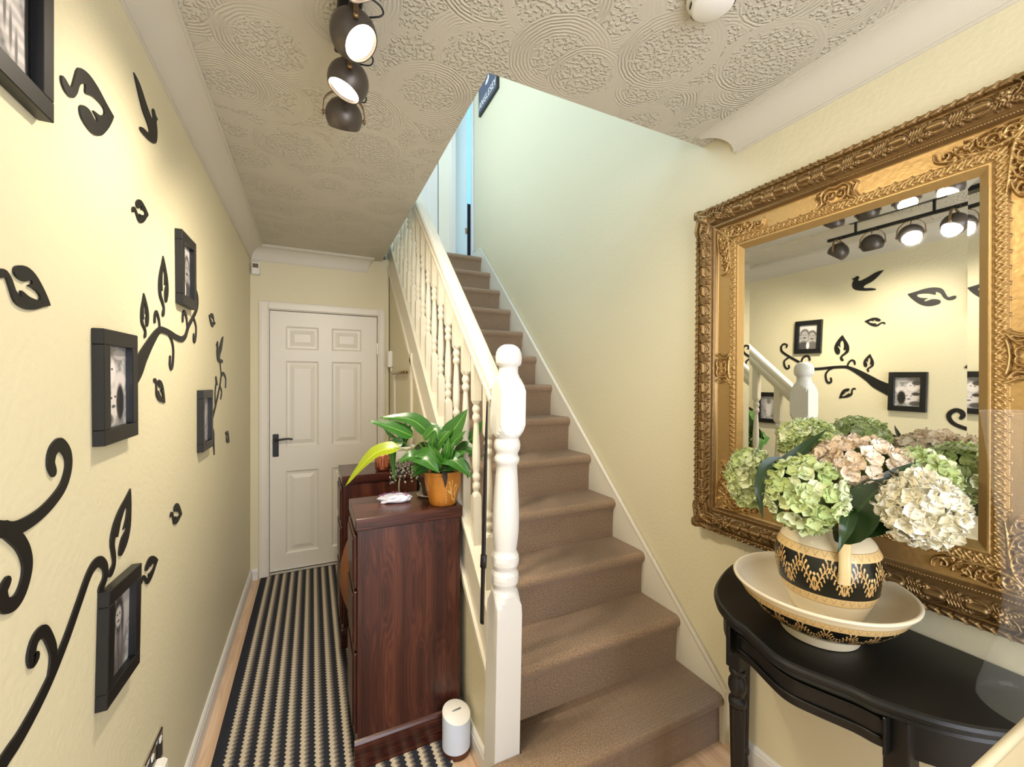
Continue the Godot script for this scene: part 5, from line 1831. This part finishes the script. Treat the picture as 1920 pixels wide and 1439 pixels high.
		for k in 6:
			var u := 0.135 + k * 0.020
			carve([f.call(u, 0.148 + k * 0.002), f.call(u + 0.010, 0.136 + k * 0.002), f.call(u + 0.006, 0.124 + k * 0.003)], 0.003, 0.0018, 0.011, 0.019)
	# five-petalled flowers near the corners of the main moulding
	for side in 2:
		for q in [[0.165, 0.052], [0.118, 0.058]]:
			for k in 5:
				var a := TAU * k / 5.0
				var p := Vector2(q[0] + cos(a) * 0.0085, q[1] + sin(a) * 0.0085)
				bump_at(p if side == 0 else Vector2(p.y, p.x), 0.0068, 0.012, 0.041)
			var c0 := Vector2(q[0], q[1])
			bump_at(c0 if side == 0 else Vector2(c0.y, c0.x), 0.0042, 0.014, 0.044)
	bump_at(Vector2(0.022, 0.022), 0.020, 0.018, 0.036)
	bump_at(Vector2(0.055, 0.055), 0.016, 0.014, 0.044)
	bump_at(Vector2(0.13, 0.13), 0.012, 0.010, 0.021)
	for q in [["frame_moulding", 0.0, 0.104], ["frame_panel", 0.104, 0.186], ["sight_edge", 0.186, 0.215]]:
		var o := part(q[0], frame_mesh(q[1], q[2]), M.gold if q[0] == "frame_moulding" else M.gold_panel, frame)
		if q[0] != "frame_panel":
			o.set_meta("label", "carved gold outer moulding" if q[0] == "frame_moulding" else "plain gold inner bevel")
	# bevelled glass
	var hw := MW * 0.5 - FW + 0.002
	var hh := MH * 0.5 - FW + 0.002
	var bv := 0.021
	var g := mb()
	g.set_smooth_group(-1)
	var xo := -0.0133
	var xi := -0.012
	quad(g, Vector3(xi, -hh + bv, -hw + bv), Vector3(xi, -hh + bv, hw - bv), Vector3(xi, hh - bv, hw - bv), Vector3(xi, hh - bv, -hw + bv), Vector3.LEFT)
	obj("mirror_glass", g, M.mirror, frame)
	var e := mb()
	e.set_smooth_group(-1)
	var ro := [Vector3(xo, -hh, -hw), Vector3(xo, -hh, hw), Vector3(xo, hh, hw), Vector3(xo, hh, -hw)]
	var ri := [Vector3(xi, -hh + bv, -hw + bv), Vector3(xi, -hh + bv, hw - bv), Vector3(xi, hh - bv, hw - bv), Vector3(xi, hh - bv, -hw + bv)]
	for k in 4:
		quad(e, ro[k], ro[(k + 1) % 4], ri[(k + 1) % 4], ri[k], Vector3.LEFT)
	obj("mirror_bevel", e, M.mirror, frame)
	box_obj("backboard", Vector3(-0.004, -MH * 0.5 + 0.02, -MW * 0.5 + 0.02), Vector3(0.004, MH * 0.5 - 0.02, MW * 0.5 - 0.02), M.mahogany, frame)


# the part of the carved height field between two distances from the outer edge, in all four quarters
func frame_mesh(d0: float, d1: float) -> ArrayMesh:
	var verts := PackedVector3Array()
	var norms := PackedVector3Array()
	var index := PackedInt32Array()
	var i0 := int(round(d0 / CELL))
	var i1 := int(round(d1 / CELL))
	for qx in [-1.0, 1.0]:
		for qy in [-1.0, 1.0]:
			var map := PackedInt32Array()
			map.resize(gw * gh)
			map.fill(-1)
			for y in gh:
				for x in gw:
					var m := mini(x, y)
					if m < i0 or m > i1:
						continue
					var i := y * gw + x
					map[i] = verts.size()
					verts.append(Vector3(-hg[i], qy * (MH * 0.5 - y * CELL) if y < gh - 1 else 0.0, qx * (MW * 0.5 - x * CELL) if x < gw - 1 else 0.0))
					var gx := (hg[i + 1] if x < gw - 1 else hg[i - 1]) - (hg[i - 1] if x > 0 else hg[i])
					var gy := (hg[i + gw] if y < gh - 1 else hg[i - gw]) - (hg[i - gw] if y > 0 else hg[i])
					norms.append(Vector3(-1.0, gy / (2.0 * CELL) * qy, gx / (2.0 * CELL) * qx).normalized())
			for y in gh - 1:
				for x in gw - 1:
					var a := map[y * gw + x]
					var b := map[y * gw + x + 1]
					var c := map[(y + 1) * gw + x + 1]
					var d := map[(y + 1) * gw + x]
					if a < 0 or b < 0 or c < 0 or d < 0:
						continue
					var va := verts[a]
					if (verts[b] - va).cross(verts[c] - va).x < 0.0:
						index.append_array(PackedInt32Array([a, c, b, a, d, c]))
					else:
						index.append_array(PackedInt32Array([a, b, c, a, c, d]))
	var arr := []
	arr.resize(Mesh.ARRAY_MAX)
	arr[Mesh.ARRAY_VERTEX] = verts
	arr[Mesh.ARRAY_NORMAL] = norms
	arr[Mesh.ARRAY_INDEX] = index
	var am := ArrayMesh.new()
	am.add_surface_from_arrays(Mesh.PRIMITIVE_TRIANGLES, arr)
	return am


# ------------------------------------------------------------------ ceiling spotlights
func build_track_light() -> void:
	var t := thing("track_light", "ceiling bar of round dark spotlights in a row above the hall", "light fitting", Vector3(0.088, 0, 0))
	box_obj("rail", Vector3(-0.010, 2.337, -1.445), Vector3(0.010, 2.355, -0.80), M.frame_black, t, 0.003)
	for zz in [-1.30, -0.96]:
		box_obj("stem", Vector3(-0.006, 2.355, zz - 0.006), Vector3(0.006, HC - 0.02, zz + 0.006), M.frame_black, t, 0.002)
	box_obj("ceiling_rose", Vector3(-0.03, HC - 0.024, -1.34), Vector3(0.03, HC, -0.92), M.frame_black, t, 0.004)
	# place along the rail, aim, energy, yoke axis
	var spots := [[-1.388, Vector3(0.05, -0.76, -0.62), 0.9, Vector3(1, 0, 0)], [-1.220, Vector3(-0.36, -0.90, -0.05), 0.5, Vector3(0, 0, 1)], [-1.052, Vector3(0.54, -0.79, 0.36), 0.6, Vector3(0, 0, 1)], [-0.884, Vector3(0.50, -0.82, -0.20), 0.28, Vector3(1, 0, 0)]]
	var ry := 2.345
	for q in spots:
		var d: Vector3 = q[1].normalized()
		var c := Vector3(0.0, 2.262, q[0])
		var s := Node3D.new()
		s.name = "spotlight"
		s.position = c
		t.add_child(s, true)
		# globe with a cut face towards d
		var up := d
		var side := up.cross(Vector3.UP).normalized()
		var xf := Transform3D(Basis(side, up, side.cross(up)), Vector3.ZERO)
		var r := 0.0535
		var prof := []
		for k in 15:
			var a := -PI / 2 + k / 14.0 * (PI / 2 + 0.60)
			prof.append(Vector2(cos(a) * r, sin(a) * r))
		var cutr: float = prof[-1].x
		var cuty: float = prof[-1].y
		prof.append_array([Vector2(cutr, cuty), Vector2(cutr - 0.003, cuty), Vector2(cutr - 0.003, cuty), Vector2(cutr - 0.005, cuty - 0.012), Vector2(cutr - 0.014, cuty - 0.02)])
		var sh := mb()
		lathe(sh, prof, 40, xf)
		obj("shade", sh, M.spot_shell, s)
		var lens := mb()
		lathe(lens, [Vector2(cutr - 0.0045, cuty - 0.008), Vector2(0.02, cuty - 0.0065), Vector2(0.0, cuty - 0.006)], 32, xf)
		obj("lamp_glass", lens, lit(Color(1.0, 0.93, 0.82), 14.0), s)
		# yoke from the rail to both sides of the globe
		var yk := mb()
		var ax: Vector3 = q[3]
		var wd := ax.cross(Vector3.UP)
		for e in [-1.0, 1.0]:
			strip(yk, spline([Vector3(0, ry - 0.009 - c.y, 0), ax * e * 0.030 + Vector3(0, 0.070, 0), ax * e * 0.054 + Vector3(0, 0.045, 0), ax * e * 0.059 + Vector3(0, 0.018, 0), ax * e * 0.0595 + Vector3(0, -0.008, 0)], 4), wd, 0.0055, 0.0012)
			lathe(yk, [Vector2(0.0, 0.0), Vector2(0.006, 0.0), Vector2(0.006, 0.008), Vector2(0.0, 0.009)], 12, Transform3D(Basis(Vector3(0, 1, 0).cross(ax), ax * e, (Vector3(0, 1, 0).cross(ax)).cross(ax * e)), ax * e * 0.055))
		obj("yoke", yk, M.brass, s)
		# looped flex
		var fx := mb()
		var bk := -d
		tube(fx, spline([Vector3(0.004, ry - 0.009 - c.y, 0.01), Vector3(0.03, 0.075, 0.03), Vector3(0.060, 0.068, 0.025), Vector3(0.055, 0.048, 0.02), bk * 0.050 + Vector3(0, 0.008, 0)], 5), spread([0.0022, 0.0022], 21), 6)
		obj("flex", fx, M.frame_black, s)
		var l := SpotLight3D.new()
		l.name = "spotlight_beam"
		l.light_color = Color(1.0, 0.94, 0.85)
		l.light_energy = 1.6 * q[2]
		l.light_size = 0.035
		l.spot_range = 12.0
		l.spot_attenuation = 2.0
		l.spot_angle = 72.0
		l.spot_angle_attenuation = 1.0
		l.shadow_enabled = true
		add_child(l, true)
		var from := t.position + c + d * (cuty + 0.004)
		l.look_at_from_position(from, from + d, Vector3.UP if absf(d.y) < 0.95 else Vector3.RIGHT)


# flat strap along a path, wide in the direction wd
func strip(st: SurfaceTool, pts: Array, wd: Vector3, w: float, t: float) -> void:
	st.set_smooth_group(-1)
	for i in pts.size() - 1:
		var n: Vector3 = (pts[i + 1] - pts[i]).cross(wd).normalized()
		for e in [-1.0, 1.0]:
			quad(st, pts[i] + wd * w + n * t * e, pts[i] - wd * w + n * t * e, pts[i + 1] - wd * w + n * t * e, pts[i + 1] + wd * w + n * t * e, n * e)
			quad(st, pts[i] + wd * w * e + n * t, pts[i] + wd * w * e - n * t, pts[i + 1] + wd * w * e - n * t, pts[i + 1] + wd * w * e + n * t, wd * e)


# ------------------------------------------------------------------ framed photographs on the left wall
func blob(im: Image, c: Vector2, r: Vector2, v: float, soft := 0.25) -> void:
	for y in range(maxi(0, int(c.y - r.y * 1.3)), mini(im.get_height(), int(c.y + r.y * 1.3) + 1)):
		for x in range(maxi(0, int(c.x - r.x * 1.3)), mini(im.get_width(), int(c.x + r.x * 1.3) + 1)):
			var d := Vector2((x - c.x) / r.x, (y - c.y) / r.y).length()
			var k := 1.0 - smoothstep(1.0 - soft, 1.0 + soft, d)
			if k > 0.0:
				var o := im.get_pixel(x, y).r
				var n := lerpf(o, v, k)
				im.set_pixel(x, y, Color(n, n * 0.97, n * 0.96))


func photo_mat(kind: int) -> StandardMaterial3D:
	var w := 112
	var h := 150
	var im := Image.create(w, h, false, Image.FORMAT_RGB8)
	var n := FastNoiseLite.new()
	n.seed = 40 + kind
	n.frequency = 0.045
	for y in h:
		for x in w:
			var v := 0.62 + 0.25 * n.get_noise_2d(x, y)
			im.set_pixel(x, y, Color(v, v, v))
	match kind:
		0:  # draped pale cloth
			for k in 16:
				blob(im, Vector2(20 + k * 5.5, 10 + k * 9), Vector2(34, 9), 0.86 if k % 2 else 0.74)
			for k in 5:
				blob(im, Vector2(30 + k * 12, 40 + k * 20), Vector2(3, 24), 0.45, 0.6)
			blob(im, Vector2(106, 80), Vector2(10, 90), 0.07)
		1:  # mother and child lying close
			blob(im, Vector2(30, 18), Vector2(60, 16), 0.55)
			blob(im, Vector2(80, 14), Vector2(30, 10), 0.72)
			blob(im, Vector2(34, 48), Vector2(30, 26), 0.90)
			blob(im, Vector2(18, 28), Vector2(20, 12), 0.30)
			blob(im, Vector2(82, 66), Vector2(28, 20), 0.86)
			blob(im, Vector2(52, 104), Vector2(46, 30), 0.86)
			blob(im, Vector2(82, 106), Vector2(18, 34), 0.13)
			blob(im, Vector2(20, 86), Vector2(18, 8), 0.25)
			for q in [[28, 44], [44, 42], [40, 96], [58, 94]]:
				blob(im, Vector2(q[0], q[1]), Vector2(4, 2), 0.2)
			blob(im, Vector2(50, 112), Vector2(9, 3), 0.35)
			blob(im, Vector2(20, 135), Vector2(26, 12), 0.35)
		2:  # couple
			blob(im, Vector2(56, 20), Vector2(80, 34), 0.85)
			for q in [[34, 72, 24, 34], [80, 64, 26, 38]]:
				blob(im, Vector2(q[0], q[1] - 14), Vector2(q[2], q[3] * 0.7), 0.34)
				blob(im, Vector2(q[0], q[1]), Vector2(q[2] * 0.85, q[3] * 0.8), 0.66)
				blob(im, Vector2(q[0], q[1] + 14), Vector2(11, 4), 0.30)
				for e in [-1, 1]:
					blob(im, Vector2(q[0] + e * 8, q[1] - 4), Vector2(4, 2), 0.18)
			blob(im, Vector2(30, 132), Vector2(36, 28), 0.42)
			blob(im, Vector2(86, 132), Vector2(34, 30), 0.30)
			blob(im, Vector2(58, 128), Vector2(10, 22), 0.9)
		3:  # pale standing figure
			blob(im, Vector2(56, 40), Vector2(40, 60), 0.72)
			blob(im, Vector2(56, 80), Vector2(20, 60), 0.85)
			blob(im, Vector2(56, 32), Vector2(14, 18), 0.5)
		4:  # woman with long hair
			blob(im, Vector2(56, 30), Vector2(80, 50), 0.70)
			blob(im, Vector2(56, 62), Vector2(26, 56), 0.24)
			blob(im, Vector2(56, 46), Vector2(15, 20), 0.74)
			blob(im, Vector2(56, 118), Vector2(34, 44), 0.40)
			blob(im, Vector2(44, 92), Vector2(5, 34), 0.55, 0.6)
			blob(im, Vector2(68, 92), Vector2(5, 34), 0.52, 0.6)
			for e in [-1, 1]:
				blob(im, Vector2(56 + e * 6, 42), Vector2(3, 2), 0.2)
			blob(im, Vector2(56, 55), Vector2(6, 2), 0.3)
			for k in 6:
				blob(im, Vector2(34 + k * 9, 130), Vector2(2, 26), 0.28 + 0.06 * (k % 3), 0.6)
	var m := mat(Color.WHITE, 0.25)
	m.albedo_texture = img_tex(im)
	return m


func build_frames() -> void:
	# label, middle along the hall (-z), bottom, turn in the wall plane, photo
	var list := [
		["black framed photo of pale drapery at top left corner, largest in view", 0.863, 1.868, 0.0, 0],
		["black framed photo of two faces close together, beside the thick branch end", 1.233, 1.306, 0.02, 1],
		["black framed photo of a couple hanging under the coving, above the branch tip", 1.806, 1.704, 0.03, 2],
		["small-looking black framed photo nearest the white door", 2.094, 1.163, 0.0, 3],
		["tilted black framed photo of a long haired woman, lowest on the wall", 1.252, 0.743, -0.055, 4],
	]
	for q in list:
		var f := thing("photo_frame", q[0], "picture frame", Vector3(XL, q[2] + 0.1225, -q[1]), "black photo frames on the left wall")
		# the frame turns in the wall plane
		f.rotation.x = q[3]
		var w := 0.184
		var h := 0.245
		var d := 0.021
		var st := mb()
		var rails := [[-w / 2, -h / 2, w / 2, -h / 2 + 0.033], [-w / 2, h / 2 - 0.033, w / 2, h / 2], [-w / 2, -h / 2 + 0.033, -w / 2 + 0.030, h / 2 - 0.033], [w / 2 - 0.030, -h / 2 + 0.033, w / 2, h / 2 - 0.033]]
		for r in rails:
			box(st, Vector3(0.0005, r[1], r[0]), Vector3(d, r[3], r[2]), 0.0012)
		obj("frame", st, M.frame_black, f)
		box_obj("backing", Vector3(0.0005, -h / 2 + 0.01, -w / 2 + 0.01), Vector3(0.006, h / 2 - 0.01, w / 2 - 0.01), M.frame_black, f, 0.0)
		var ph := mb()
		var a := w / 2 - 0.030
		var b := h / 2 - 0.033
		quad_uv(ph, [Vector3(0.0066, -b, a), Vector3(0.0066, -b, -a), Vector3(0.0066, b, -a), Vector3(0.0066, b, a)], [Vector2(0, 1), Vector2(1, 1), Vector2(1, 0), Vector2(0, 0)], Vector3.RIGHT)
		obj("photo", ph, photo_mat(q[4]), f)


# ------------------------------------------------------------------ wall decals
# flat cut-out standing on the left wall; points are (distance along the hall, height)
func on_wall() -> Transform3D:
	return Transform3D(Basis(Vector3(0, 0, -1), Vector3(0, 1, 0), Vector3(1, 0, 0)), Vector3(XL, 0, 0))


func cutout(called: String, label: String, category: String, shape: Array, a: Vector2, b: Vector2, u: Vector2, v: Vector2, flip: bool, group: String) -> void:
	# shape points u and v land on a and b; flip mirrors the shape over that line
	var du := v - u
	var dw := b - a
	var poly := PackedVector2Array()
	for p in spline(shape + [shape[0]], 3):
		var q: Vector2 = (p - u)
		var along := q.dot(du) / du.length_squared()
		var across := du.cross(q) / du.length_squared()
		if flip:
			across = -across
		poly.append(a + dw * along + Vector2(-dw.y, dw.x) * across)
	poly.remove_at(poly.size() - 1)
	var st := mb()
	prism(st, poly, 0.0004, 0.0034, on_wall())
	tag(obj(called, st, M.decal), label, category, group)


func ribbon(st: SurfaceTool, pts: Array, rad: Array, thick: float) -> void:
	var c := spline(pts, 6)
	var r := spread(rad, c.size())
	var left := []
	var right := []
	for i in c.size():
		var d: Vector2 = (c[mini(i + 1, c.size() - 1)] - c[maxi(i - 1, 0)]).normalized()
		var n := Vector2(-d.y, d.x)
		left.append(c[i] + n * r[i])
		right.append(c[i] - n * r[i])
	var xf := on_wall()
	var p3 := func(p: Vector2, h: float) -> Vector3: return xf * Vector3(p.x, p.y, h)
	st.set_smooth_group(-1)
	for i in c.size() - 1:
		quad(st, p3.call(left[i], thick), p3.call(right[i], thick), p3.call(right[i + 1], thick), p3.call(left[i + 1], thick), Vector3.RIGHT)
		for s in [left, right]:
			var o: Vector2 = s[i] + s[i + 1] - c[i] - c[i + 1]
			quad(st, p3.call(s[i], 0.0004), p3.call(s[i + 1], 0.0004), p3.call(s[i + 1], thick), p3.call(s[i], thick), xf.basis * Vector3(o.x, o.y, 0))
	# round ends
	for e in [0, c.size() - 1]:
		for k in 10:
			var a0 := TAU * k / 10
			var a1 := TAU * (k + 1) / 10
			var v0: Vector2 = c[e] + Vector2(cos(a0), sin(a0)) * r[e]
			var v1: Vector2 = c[e] + Vector2(cos(a1), sin(a1)) * r[e]
			tri(st, p3.call(c[e], thick - 0.0001), p3.call(v0, thick - 0.0001), p3.call(v1, thick - 0.0001), Vector3.RIGHT)
			quad(st, p3.call(v0, 0.0004), p3.call(v1, 0.0004), p3.call(v1, thick - 0.0001), p3.call(v0, thick - 0.0001), xf.basis * Vector3(v0.x + v1.x - 2 * c[e].x, v0.y + v1.y - 2 * c[e].y, 0))


func build_decals() -> void:
	# leaf: tip at the left, curling stalk at the right, the lower lobe cut free; pixel-free template, length 1
	var lf := []
	for p in [[0, 0], [60, 18], [130, 42], [200, 53], [270, 42], [308, 0], [335, -28], [368, -18], [388, -18], [392, -34], [372, -50], [332, -52], [296, -30], [270, 0], [236, 15], [228, 12], [230, -8], [170, 2], [105, 0], [86, -8], [92, -22], [130, -34], [182, -37], [160, -48], [155, -58], [172, -60], [215, -44], [262, -47], [285, -62], [272, -86], [205, -103], [135, -92], [68, -56], [22, -22]]:
		lf.append(Vector2(p[0], p[1] * 1.25))
	var u := Vector2(0, 0)
	var v := Vector2(388, -40)
	# tip, stalk end, lobe on the other side, label
	var leaves := [
		[1.241, 2.041, 1.026, 1.979, false, "large black leaf cut-out high on the wall beside the bird near the top left frame"],
		[1.463, 1.898, 1.350, 1.870, true, "small black leaf cut-out alone on the wall below the large bird"],
		[0.988, 1.569, 0.855, 1.594, true, "black leaf cut-out at the left picture edge, level with the upper branch"],
		[1.588, 1.821, 1.588, 1.639, false, "tall upright black leaf cut-out above the upper branch, bigger of the two there"],
		[1.428, 1.677, 1.438, 1.559, false, "short upright black leaf cut-out over the thick end of the upper branch"],
		[1.605, 1.375, 1.509, 1.447, true, "small black leaf cut-out falling below the upper branch"],
		[2.207, 1.733, 2.332, 1.714, true, "small black leaf cut-out furthest along the wall, above the small bird"],
		[2.698, 1.116, 2.587, 1.179, true, "tiny black leaf cut-out nearest the white door, past the small frame"],
		[1.337, 1.175, 1.221, 1.006, false, "long upright black leaf cut-out growing over the tilted lowest frame"],
		[1.541, 0.920, 1.407, 0.912, true, "black leaf cut-out touching the right side of the tilted lowest frame"],
		[1.788, 0.983, 1.658, 1.017, true, "small black leaf cut-out floating right of the tall leaf, above the rug"],
	]
	for q in leaves:
		# the template was read in a mirror, so it is mirrored back unless flipped
		cutout("leaf_decal", q[5], "wall decal", lf, Vector2(q[0], q[1]), Vector2(q[2], q[3]), u, v, not q[4], "black leaf cut-outs on the left wall")
	var bird := []
	for p in [[1108, 130], [1085, 165], [1040, 220], [990, 250], [972, 268], [985, 280], [1040, 279], [1075, 283], [1087, 291], [1065, 299], [980, 304], [910, 298], [874, 276], [862, 240], [866, 212], [845, 200], [870, 192], [880, 180], [898, 178], [912, 190], [907, 212], [930, 217], [985, 188], [1050, 145]]:
		bird.append(Vector2(p[0], -p[1] * 1.2))
	var bu := Vector2(845, -240)
	var bv := Vector2(1108, -156)
	cutout("bird_decal", "large black bird cut-out with raised wing high on the wall", "wall decal", bird, Vector2(1.538, 2.204), Vector2(1.36, 2.221), bu, bv, true, "black bird cut-outs on the left wall")
	cutout("bird_decal", "small black bird cut-out above the far twig near the door", "wall decal", bird, Vector2(2.356, 1.618), Vector2(2.53, 1.673), bu, bv, false, "black bird cut-outs on the left wall")
	var V := func(l: Array) -> Array:
		var o := []
		for i in range(0, l.size(), 2):
			o.append(Vector2(l[i], l[i + 1]))
		return o
	var branches := [
		["black curling branch cut-out running between the two upper photo frames", [
			[[1.31, 1.43, 1.388, 1.475, 1.431, 1.511, 1.493, 1.557, 1.545, 1.588, 1.576, 1.596, 1.644, 1.595, 1.729, 1.588, 1.792, 1.589, 1.836, 1.605, 1.871, 1.641, 1.921, 1.674, 1.966, 1.704], [0.036, 0.028, 0.018, 0.0105, 0.0095, 0.0095, 0.010, 0.0095, 0.009, 0.0085]],
			[[1.556, 1.604, 1.549, 1.625, 1.531, 1.641, 1.517, 1.632, 1.514, 1.613], [0.005, 0.006, 0.006]],
			[[1.640, 1.592, 1.672, 1.575, 1.690, 1.545, 1.686, 1.506, 1.672, 1.485, 1.655, 1.494, 1.657, 1.518], [0.005, 0.0065, 0.0075, 0.006]],
			[[1.858, 1.632, 1.848, 1.668, 1.822, 1.687, 1.802, 1.676, 1.798, 1.654], [0.006, 0.0075, 0.007]],
			[[1.940, 1.686, 1.979, 1.658, 1.978, 1.62, 1.961, 1.596, 1.944, 1.602, 1.946, 1.62], [0.006, 0.007, 0.006]],
			[[1.966, 1.704, 2.0, 1.735, 2.005, 1.77, 1.985, 1.79, 1.962, 1.78, 1.966, 1.762], [0.0085, 0.007, 0.006]]]],
		["thick black scrolling branch cut-out at the left picture edge", [
			[[0.998, 1.281, 0.990, 1.298, 0.997, 1.318, 1.019, 1.326, 1.043, 1.308, 1.048, 1.282, 1.032, 1.252, 0.999, 1.232, 0.954, 1.218, 0.904, 1.214, 0.871, 1.221, 0.82, 1.24], [0.009, 0.012, 0.012, 0.011, 0.0105, 0.0105, 0.0115, 0.013]],
			[[0.872, 1.222, 0.907, 1.189, 0.923, 1.159, 0.923, 1.135, 0.910, 1.112, 0.892, 1.103, 0.871, 1.110, 0.866, 1.130, 0.876, 1.142], [0.012, 0.0125, 0.0115, 0.0115, 0.011, 0.0085]]]],
		["long thin black stem cut-out climbing to the tilted lowest frame", [
			[[0.80, 0.862, 0.871, 0.883, 0.903, 0.889, 0.942, 0.903, 0.980, 0.922, 1.012, 0.944, 1.047, 0.973, 1.086, 1.011, 1.122, 1.046, 1.147, 1.059, 1.174, 1.057, 1.199, 1.035, 1.197, 1.011, 1.177, 0.997], [0.014, 0.0125, 0.0115, 0.011, 0.011, 0.011, 0.0105]],
			[[0.990, 0.928, 0.998, 0.965, 0.984, 1.000, 0.967, 1.020, 0.946, 1.019, 0.935, 1.002, 0.938, 0.987, 0.947, 0.988], [0.010, 0.010, 0.011, 0.0095]]]],
		["slender black twig cut-out behind the small frame nearest the door", [
			[[2.452, 1.530, 2.474, 1.479, 2.452, 1.435, 2.361, 1.346, 2.289, 1.289, 2.20, 1.24], [0.005, 0.006, 0.008, 0.010]],
			[[2.458, 1.451, 2.485, 1.476, 2.53, 1.486, 2.590, 1.464, 2.590, 1.418], [0.006, 0.008, 0.008]],
			[[2.439, 1.424, 2.485, 1.396, 2.466, 1.361], [0.005, 0.006, 0.006]],
			[[2.337, 1.330, 2.332, 1.394, 2.354, 1.435, 2.349, 1.464, 2.379, 1.432], [0.005, 0.006, 0.006]],
			[[2.20, 1.24, 2.289, 1.218, 2.301, 1.166, 2.313, 1.109], [0.008, 0.010, 0.010, 0.003]]]],
	]
	for b in branches:
		var st := mb()
		var k := 0
		for s in b[1]:
			ribbon(st, V.call(s[0]), s[1], 0.0034 + 0.00012 * k)
			k += 1
		tag(obj("branch_decal", st, M.decal), b[0], "wall decal", "black branch cut-outs on the left wall")
